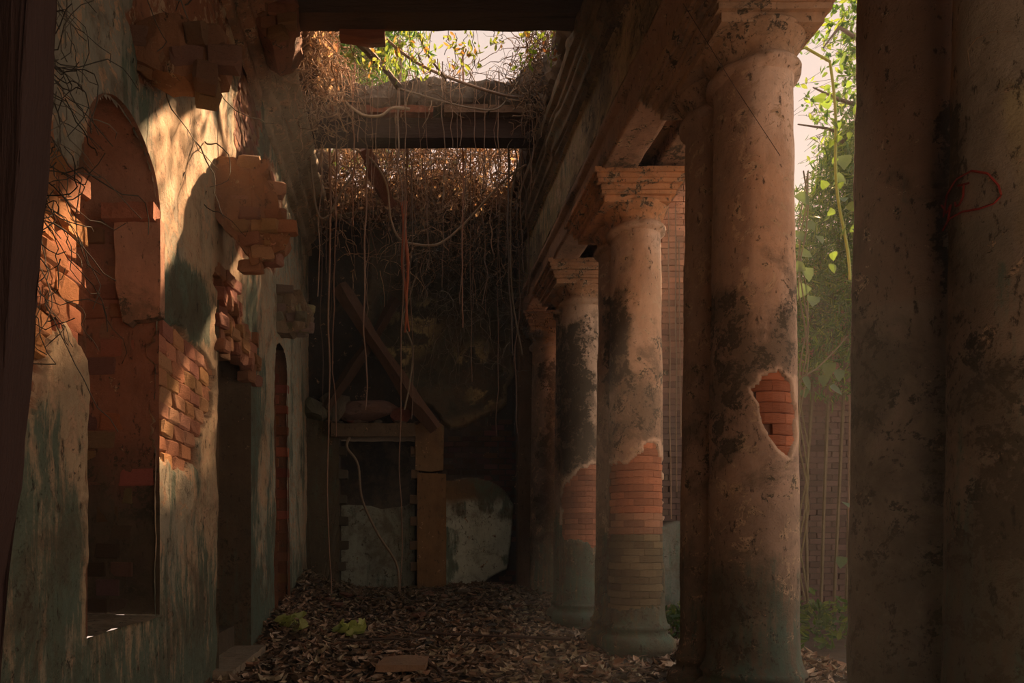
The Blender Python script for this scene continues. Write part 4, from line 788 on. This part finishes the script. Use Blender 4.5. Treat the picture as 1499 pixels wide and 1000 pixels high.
curve_root([(520, 218), (545, 235), (566, 270), (572, 320), (585, 350), (605, 357), (640, 358), (672, 335), (705, 300), (740, 262), (772, 240)], 13.6, .022, (.33, .27, .19), 'long pale root looping from left round to the right cornice')
curve_root([(470, 60), (492, 130), (525, 165), (555, 170), (575, 158), (600, 160)], 12.1, .024, (.30, .25, .18), 'pale sagging root in front of the second beam at left')
curve_root([(560, 52), (590, 78), (625, 100), (680, 122), (740, 140), (770, 142)], (10.5, 12.3), .022, (.24, .18, .14), 'long bare branch crossing under the sky opening')
curve_root([(586, 130), (640, 146), (690, 158), (730, 158), (758, 120)], 12.2, .014, (.28, .24, .18), 'thin pale root across the rubble crest')
curve_root([(612, 48), (626, 80), (650, 112), (652, 118)], 10.8, .016, (.16, .12, .1), 'short dark branch hanging across the sky')
curve_root([(512, 640), (508, 655), (524, 680), (530, 730), (552, 780), (580, 825), (584, 868)], 15.2, .030, (.21, .18, .13), 'crooked pale root winding down in front of the dark doorway')
curve_root([(745, 200), (757, 235), (748, 300), (750, 430), (765, 520)], 13.3, .016, (.17, .15, .11), 'thin root slipping past the right cornice')
curve_root([(610, 400), (598, 440), (590, 470), (604, 510), (600, 560), (592, 600)], 14.6, .02, (.20, .18, .13), 'wavy root in front of the mossy plaster bulb')
curve_root([(465, 130), (452, 180), (462, 300), (478, 318), (500, 280), (520, 250)], 12.9, .02, (.28, .23, .16), 'bent root beside the left cornice')
for k in range(48):
    px_ = random.uniform(470, 770); Yd = random.uniform(12.98, 15.2); a_ = 785 - (9.9 - 1.7) / Yd * 1000 - random.uniform(-30, 10); b_ = random.choice([random.uniform(330, 480), random.uniform(420, 640), random.uniform(300, 400)])
    P = root_path(px_, a_, b_, Yd, Yd, random.uniform(.05, .16), 20, random.uniform(-12, 12)); V, F = tubes([(P, random.uniform(.004, .012))], 4)
    o = build('hanging_root', V, F, M_RT, None, smooth=True, origin=tuple(P[0])); k_ = random.uniform(.6, 1.2); o.color = (.23 * k_, .17 * k_, .125 * k_, 1); tag(o, 'thin aerial root among many hanging behind the second beam', 'root', 'thin roots hanging behind the second beam')
for k in range(22):
    px_ = random.uniform(475, 780); Yd = random.uniform(12.0, 12.35); a_ = random.uniform(95, 125); b_ = random.uniform(190, 330)
    P = root_path(px_, a_, b_, Yd, Yd, .05, 14, random.uniform(-4, 4)); V, F = tubes([(P, random.uniform(.004, .010))], 4)
    o = build('hanging_root', V, F, M_RT, None, smooth=True, origin=tuple(P[0])); o.color = (.25, .17, .12, 1); tag(o, 'thin root hanging down over the face of the second beam', 'root', 'thin roots over the second beam')
# matted tangle
def tangle(n, box, r, seed, dens=None, L=(.4, 1.4), grav=.5, seg=9):
    rg = np.random.default_rng(seed); out = []
    while len(out) < n:
        p = np.array([rg.uniform(a, b) for a, b in box])
        if dens and rg.random() > dens(p): continue
        d = rg.normal(size=3); d[2] -= grav; d /= np.linalg.norm(d); l = rg.uniform(*L) / seg; pts = [p]
        for q in range(seg): d = d + rg.normal(0, .38, 3) + [0, 0, -.06 * grav]; d /= np.linalg.norm(d); pts.append(pts[-1] + d * l)
        out.append((np.array(pts), np.linspace(rg.uniform(*r), .003, seg + 1)))
    return out
def stuff_tangle(name, label, paths, cols, cat='roots'):
    V, F = tubes(paths, 4); cnt = [len(p[0]) * 4 for p in paths]; cc = np.repeat(np.array([cols[RNG.integers(0, len(cols))] * RNG.uniform(.5, 1.2) for _ in paths]), cnt, 0)
    o = build(name, V, F, M_TW, None, smooth=True, col=cc, origin=tuple(V.mean(0))); return tag(o, label, cat, kind='stuff')
CB = np.array([[.46, .32, .20], [.36, .25, .16], [.54, .40, .27], [.24, .17, .11]]); CD = np.array([[.12, .12, .10], [.08, .085, .07], [.20, .19, .15]])
stuff_tangle('root_mat', 'dense brown mat of roots over the top of the far wall', tangle(1500, [(-2.0, 2.6), (14.3, 15.7), (8.9, 10.7)], (.008, .02), 1, lambda p: ss(8.4, 9.8, p[2])) + tangle(260, [(-2, 2.5), (14.6, 15.5), (7.6, 9.0)], (.006, .015), 2, lambda p: .25 + .75 * ss(-.5, 1, p[0])), CB)
stuff_tangle('fine_roots', 'fine dark root threads hanging over the far wall', tangle(420, [(-.2, 2.6), (14.4, 15.5), (5.6, 8.6)], (.003, .009), 3, lambda p: ss(5, 9, p[2]) * ss(-.3, 1., p[0]), L=(.7, 1.9), grav=1.0, seg=11), CD)
stuff_tangle('root_mat', 'shaggy dry roots hanging off the left side of the sky opening', tangle(1000, [(-2.0, -.95), (10.2, 12.8), (8.9, 10.4)], (.005, .016), 4, lambda p: 1 - ss(-1.6, -.9, p[0]) * .7, L=(.25, .9), grav=.5), CB)
stuff_tangle('root_mat', 'matted roots hanging off the right side of the sky opening', tangle(1000, [(1.9, 2.9), (11.2, 13.2), (9.1, 10.6)], (.005, .013), 5, lambda p: ss(1.7, 2.6, p[0]), L=(.25, .8), grav=.5), CB * .6)
stuff_tangle('fine_roots', 'loose threads and rootlets on the second beam', tangle(200, [(-1.8, 2.4), (12.1, 12.6), (9.5, 10.3)], (.004, .012), 6, L=(.3, 1.1), grav=.9), CB * .6)
stuff_tangle('fine_roots', 'dark fuzzy rootlets on the brick at the far left', tangle(190, [(-2.2, -2.1), (3.7, 4.3), (3.0, 5.6)], (.002, .005), 7, L=(.3, .9), grav=1.6), CD * .7)
stuff_tangle('fine_roots', 'thin roots creeping over the upper left wall', tangle(22, [(-2.2, -2.17), (4.2, 7.6), (5.2, 7.9)], (.004, .010), 8, L=(.6, 1.4), grav=2.2, seg=11), CD * .6)
# dead leaf tufts in the mats
n = 1700; P = np.stack([RNG.uniform(-2, 2.6, n), RNG.uniform(14.0, 15.4, n), 10.5 - 2.2 * RNG.random(n) ** 1.5], 1)
P2 = np.stack([RNG.uniform(-2.1, -1.1, 700), RNG.uniform(10, 12.3, 700), RNG.uniform(9.1, 10.3, 700)], 1); P = np.concatenate([P, P2]); n = len(P)
V, F, C = leaf_batch(P, RNG.uniform(.06, .16, n), rots(n, 1.2), RNG.uniform(0, 1, n), BR[RNG.integers(0, 8, n)] * RNG.uniform(.8, 1.5, (n, 1)))
tag(build('dead_leaves', V, F, M_DL, None, col=C, origin=(0, 14, 9)), 'dead brown leaves caught in the roots of the roof', 'leaves', kind='stuff')
# thin wires
for a, b, lab in ((at(1000, 5, 5.6), at(1142, 228, 6.0), 'thin dark wire slanting across the tall pale column'), (at(990, -20, 7.6), at(1042, 120, 6.9), 'thin wire running up behind the pale column head')):
    V, F = tubes([([a, tuple((np.array(a) + b) / 2 + [0, 0, -.02]), b], .0028)], 4); o = build('wire', V, F, M_WD, None, origin=a); o.color = (.05, .035, .03, 1); tag(o, lab, 'wire')

# ------------------------------------------------------------------ greenery
def leaves_thing(root, P, size, kind, cols, tilt=1.0, name='foliage'):
    n = len(P); V, F, C = leaf_batch(P, size, rots(n, tilt), RNG.uniform(0, .6, n), cols, kind); o = build(name, V, F, M_GR, root, col=C); o['kind'] = 'stuff'; return o
def sprays(n, box, dens, seed, cnt=9, L=.5, droop=.6):
    """leafy sprays: stems with blades along them"""
    rg = np.random.default_rng(seed); st, lp = [], []
    while len(st) < n:
        p = np.array([rg.uniform(a, b) for a, b in box])
        if dens(p) < rg.random(): continue
        d = rg.normal(size=3); d[2] = abs(d[2]) * .3; d /= np.linalg.norm(d); pts = [p]; l = L * rg.uniform(.6, 1.3) / 6
        for q in range(6): d = d + [0, 0, -droop * .25] + rg.normal(0, .12, 3); d /= np.linalg.norm(d); pts.append(pts[-1] + d * l)
        pts = np.array(pts); st.append((pts, .005)); 
        for q in range(cnt): i = rg.integers(1, 6); lp.append(pts[i] + rg.normal(0, .05, 3))
    return st, np.array(lp)
GRN = np.array([[.10, .20, .04], [.16, .26, .06], [.07, .15, .04], [.24, .33, .07], [.12, .22, .08]])
# creeper-covered bush over the right wall
def bdens(p): 
    px_ = 590 + 1000 * p[0] / p[1]; py_ = 785 - 1000 * (p[2] - 1.7) / p[1]; topy = np.interp(px_, [1100, 1160, 1200, 1245, 1330], [430, 345, 270, 170, 60]); return float(ss(-25, 35, py_ - topy) * ss(620, 400, py_))
T = thing('creeper', 'tall green feathery creeper spilling over the right brick wall', 'plant', (7.0, 13.2, 0.05))
st, lp = sprays(2600, [(6.6, 10.0), (12.2, 13.8), (4.2, 10.4)], bdens, 11, 10, .6)
V, F = tubes(st, 3); build('stems', V, F, M_TW, T, col=np.tile([.10, .13, .05], (len(V), 1)), kind='stuff')
leaves_thing(T, lp, RNG.uniform(.07, .16, len(lp)), 'blade', GRN[RNG.integers(0, 5, len(lp))] * RNG.uniform(.6, 1.2, (len(lp), 1)))
main = [([(8.0 + k * .25, 13.5, 0), (7.9 + k * .28 + .1 * math.sin(k), 13.4, 2.5), (8.0 + k * .3, 13.3, 5), (8.1 + k * .32, 13.2, 7.5)], .03) for k in range(5)]
V, F = tubes(main, 5); build('stem', V, F, M_TW, T, col=np.tile([.12, .10, .06], (len(V), 1)))
T = thing('heart_leaf_vine', 'vine of large dull green heart-shaped leaves beside the pale column', 'plant', (5.3, 9.0, .05))
me = None; hl = [(1172, 312), (1185, 330), (1170, 345), (1176, 372), (1192, 318), (1168, 392), (1182, 400), (1200, 350), (1174, 290), (1228, 262), (1234, 292), (1236, 236), (1180, 560), (1214, 540), (1228, 548), (1222, 570), (1206, 556), (1240, 740), (1232, 822), (1178, 575), (1175, 425), (1190, 440)]
for (a, b) in hl:
    Yd = random.uniform(8.6, 9.4) if b < 700 else 10.8; p = Vector(at(a, b, Yd)) - T.location; s = random.uniform(.13, .21)
    if me is None:
        V, F, C = leaf_batch(np.zeros((1, 3)), np.array([1.]), np.eye(3)[None], np.array([.3]), np.array([[.10, .16, .08]]), 'heart'); me = mesh_np('leaf', V, F, True); setcol(me, 'Col', C); me.materials.append(M_GR)
    o = bpy.data.objects.new('leaf', me); COL.objects.link(o); o.parent = T; o.location = p; o.scale = (s, s * 1.15, s); o.rotation_euler = (-1.2 + random.gauss(0, .35), random.gauss(0, .4), random.gauss(0, .6) + math.pi)
vs = [([at(1176 + 8 * math.sin(q * 1.3 + k), 250 + q * 45, 9.1 + .1 * k) for q in range(15)], .010) for k in range(3)] + [([at(1165, 558, 9.2), at(1195, 540, 9.2), at(1218, 518, 9.2), at(1240, 492, 9.2)], .012)]
V, F = tubes(vs, 5); build('stem', V, F, M_TW, T, col=np.tile([.15, .14, .08], (len(V), 1)))
# long green shoot beside the near column
T = thing('climbing_shoot', 'bright green shoot hanging just left of the nearest column', 'plant', (3.93, 7.5, 6.78))
P = np.array([at(1215 + 24 * ss(0, 1, t_) + 5 * math.sin(t_ * 8), 90 + 320 * t_, 7.6) for t_ in np.linspace(0, 1, 30)]); P = np.concatenate([[(3.93, 7.5, 6.78), (4.15, 7.5, 7.0), (4.45, 7.55, 7.1)], P]); V, F = tubes([(P, .015)], 5); build('stem', V, F, M_TW, T, smooth=True, col=np.tile([.26, .34, .10], (len(V), 1)))
lp = P[RNG.integers(0, 30, 46)] + RNG.normal(0, .09, (46, 3)); leaves_thing(T, lp, RNG.uniform(.07, .13, 46), 'heart', np.tile([.15, .26, .06], (46, 1)) * RNG.uniform(.6, 1.2, (46, 1)), 1.1)
# boughs against the sky at right
def tree(label, base, top, box, dens, n, seed, cols, kind='oval', sz=(.1, .2), L=.8, cnt=8, branches=(), droop=.4):
    T = thing('tree', label, 'tree', base); P = np.array([base, tuple((np.array(base) + top) / 2 + [.15, .1, 0]), top]); t = np.linspace(0, 1, 12)[:, None]; C_ = (1 - t) ** 2 * P[0] + 2 * t * (1 - t) * P[1] + t ** 2 * P[2]
    V, F = tubes([(C_, np.linspace(.22, .07, 12))], 8); build('trunk', V, F, M_TW, T, smooth=True, col=np.tile([.14, .10, .07], (len(V), 1)))
    if branches: V, F = tubes([(np.array(b), np.linspace(.05, .012, len(b))) for b in branches], 5); build('branches', V, F, M_TW, T, smooth=True, col=np.tile([.15, .11, .08], (len(V), 1)))
    st, lp = sprays(n, box, dens, seed, cnt, L, droop); V, F = tubes(st, 3); build('twigs', V, F, M_TW, T, col=np.tile([.13, .11, .06], (len(V), 1)), kind='stuff')
    leaves_thing(T, lp, RNG.uniform(*sz, len(lp)), kind, cols[RNG.integers(0, len(cols), len(lp))] * RNG.uniform(.7, 1.25, (len(lp), 1))); return T
bw = lambda a: [at(x, y, Yd) for x, y, Yd in a]
tree('leafy tree with bare twigs against the sky above the right wall', (10.8, 15.4, 0), (10.0, 15.2, 9.8), [(8.4, 11.2), (14.4, 15.6), (9.6, 13.6)], lambda p: float(ss(-15, 45, (590 + 1000 * p[0] / p[1]) - 1212 + 0) * .9), 300, 21, GRN * 1.1, 'oval', (.10, .2), 1.0, 7,
     branches=[bw([(1290, 215, 15.2), (1240, 200, 13.3), (1210, 188, 13.2), (1168, 182, 13.0)]), bw([(1290, 160, 15.2), (1240, 150, 13.3), (1215, 140, 13.2), (1190, 128, 13.1)]), bw([(1260, 60, 15.2), (1228, 40, 13.3), (1205, 70, 13.2)]), bw([(1240, 200, 13.3), (1212, 230, 13.2), (1196, 262, 13.1)])])
# tree seen through the roof
def td(p):
    px_ = 590 + 1000 * p[0] / p[1]; return float(ss(618, 560, px_)) 
tree('bright green feathery tree beyond the roof, left of the sky opening', (-3.6, 19.5, 0), (-2.8, 19.2, 14.0), [(-4.6, 1.0), (18.2, 20.4), (12.6, 16.8)], td, 1150, 22, np.array([[.13, .30, .05], [.22, .34, .07], [.09, .23, .04], [.28, .36, .10]]), 'blade', (.16, .34), 1.1, 10, droop=.9)
# leafy twigs dangling from the near beam and the opening's right corner
def dangle(label, spots, seed, cols, Yd):
    T = thing('leafy_creeper', label, 'plant', at(spots[0][0], spots[0][1], Yd)); rg = np.random.default_rng(seed); st = []; lp = []
    for (x, y, l) in spots:
        n_ = 8; pts = np.array([at(x + rg.normal(0, 1.5) + q * rg.uniform(-.6, .6), y + l * q / n_, Yd + rg.normal(0, .02)) for q in range(n_)]); st.append((pts, .006))
        for q in range(int(l * .32)): lp.append(pts[rg.integers(1, n_)] + rg.normal(0, .06, 3))
    V, F = tubes(st, 4); build('stem', V, F, M_TW, T, col=np.tile([.12, .09, .06], (len(V), 1))); lp = np.array(lp)
    leaves_thing(T, lp, RNG.uniform(.06, .13, len(lp)), 'oval', cols[RNG.integers(0, len(cols), len(lp))], 1.3)
LC = np.array([[.30, .38, .08], [.20, .30, .07], [.40, .24, .10], [.34, .40, .14]])
dangle('small leafy sprigs dangling left of centre under the near beam', [(520, 48, 60), (545, 45, 70), (560, 50, 60), (582, 45, 80), (600, 45, 60), (615, 50, 62), (630, 46, 70)], 31, LC, 10.4)
dangle('small leafy sprigs dangling in the middle of the sky opening', [(655, 45, 40), (668, 48, 66), (680, 45, 55), (694, 46, 62), (722, 44, 26), (735, 45, 18)], 32, LC, 10.4)
dangle('leafy sprig hanging right of centre in the sky opening', [(770, 44, 40), (776, 50, 48), (784, 46, 28)], 33, LC * [1.1, 1.1, .8], 10.4)
dangle('reddish leafy twigs in the right corner of the sky opening', [(800, 44, 34), (812, 44, 44), (820, 46, 30), (832, 44, 34), (808, 70, 30)], 34, np.array([[.34, .14, .08], [.25, .2, .1], [.3, .36, .1]]), 10.6)
dangle('a few tiny leaves low on a thread over the rubble crest', [(755, 88, 24), (764, 92, 20)], 35, LC, 11.6)
# undergrowth in the aisle at right
T = thing('undergrowth', 'dark low weeds at the foot of the right brick wall', 'plant', (6.6, 11.6, 0))
st, lp = sprays(150, [(4.2, 8.2), (10.2, 12.3), (.05, .5)], lambda p: 1., 41, 8, .6, .3); V, F = tubes(st, 3); build('stems', V, F, M_TW, T, col=np.tile([.08, .09, .05], (len(V), 1)), kind='stuff'); leaves_thing(T, lp, RNG.uniform(.08, .2, len(lp)), 'oval', GRN[RNG.integers(0, 5, len(lp))] * .7)
# aerial strands hanging before the right wall, seen between the columns
for k, (a, y0_, y1_) in enumerate(((978, 300, 760), (988, 330, 720), (994, 380, 640), (1240, 380, 900), (1246, 430, 860))):
    Yq = 13.8 if a < 1100 else 13.2; P = root_path(a, y0_ - 30, y1_, Yq, Yq, .03, 20, 4); V, F = tubes([(P, .012)], 4); o = build('hanging_root', V, F, M_RT, None, origin=tuple(P[0])); o.color = (.26, .18, .12, 1)
    tag(o, 'thin root hanging before the right brick wall between columns', 'root', 'thin roots before the right wall')

# ------------------------------------------------------------------ dusty haze in the hall
hm = bpy.data.materials.new('haze'); hm.use_nodes = True; ht = hm.node_tree; ht.nodes.remove(ht.nodes['Principled BSDF']); vs_ = ht.nodes.new('ShaderNodeVolumeScatter')
vs_.inputs['Density'].default_value = HAZE; vs_.inputs['Anisotropy'].default_value = .35; vs_.inputs['Color'].default_value = (.86, .95, 1.0, 1); ht.links.new(vs_.outputs[0], ht.nodes['Material Output'].inputs['Volume'])
tbx = tb + .5; V = tbx * [6.5, 17.3, 10.4] + [-2.35, -1.2, -.05]
if HAZE: tag(build('haze', V, fb, hm), 'faint dusty haze filling the ruined hall', 'haze', kind='stuff')

# ------------------------------------------------------------------ world size: scale everything once
done = set()
S4 = Matrix.Scale(SC, 4)
for o in bpy.data.objects:
    if o.data is not None and o.type == 'MESH' and o.data.name not in done: done.add(o.data.name); o.data.transform(S4)
    o.location = o.location * SC
print('objects', len(bpy.data.objects), 'tris', sum(len(m.loops) - 2 * len(m.polygons) for m in bpy.data.meshes))
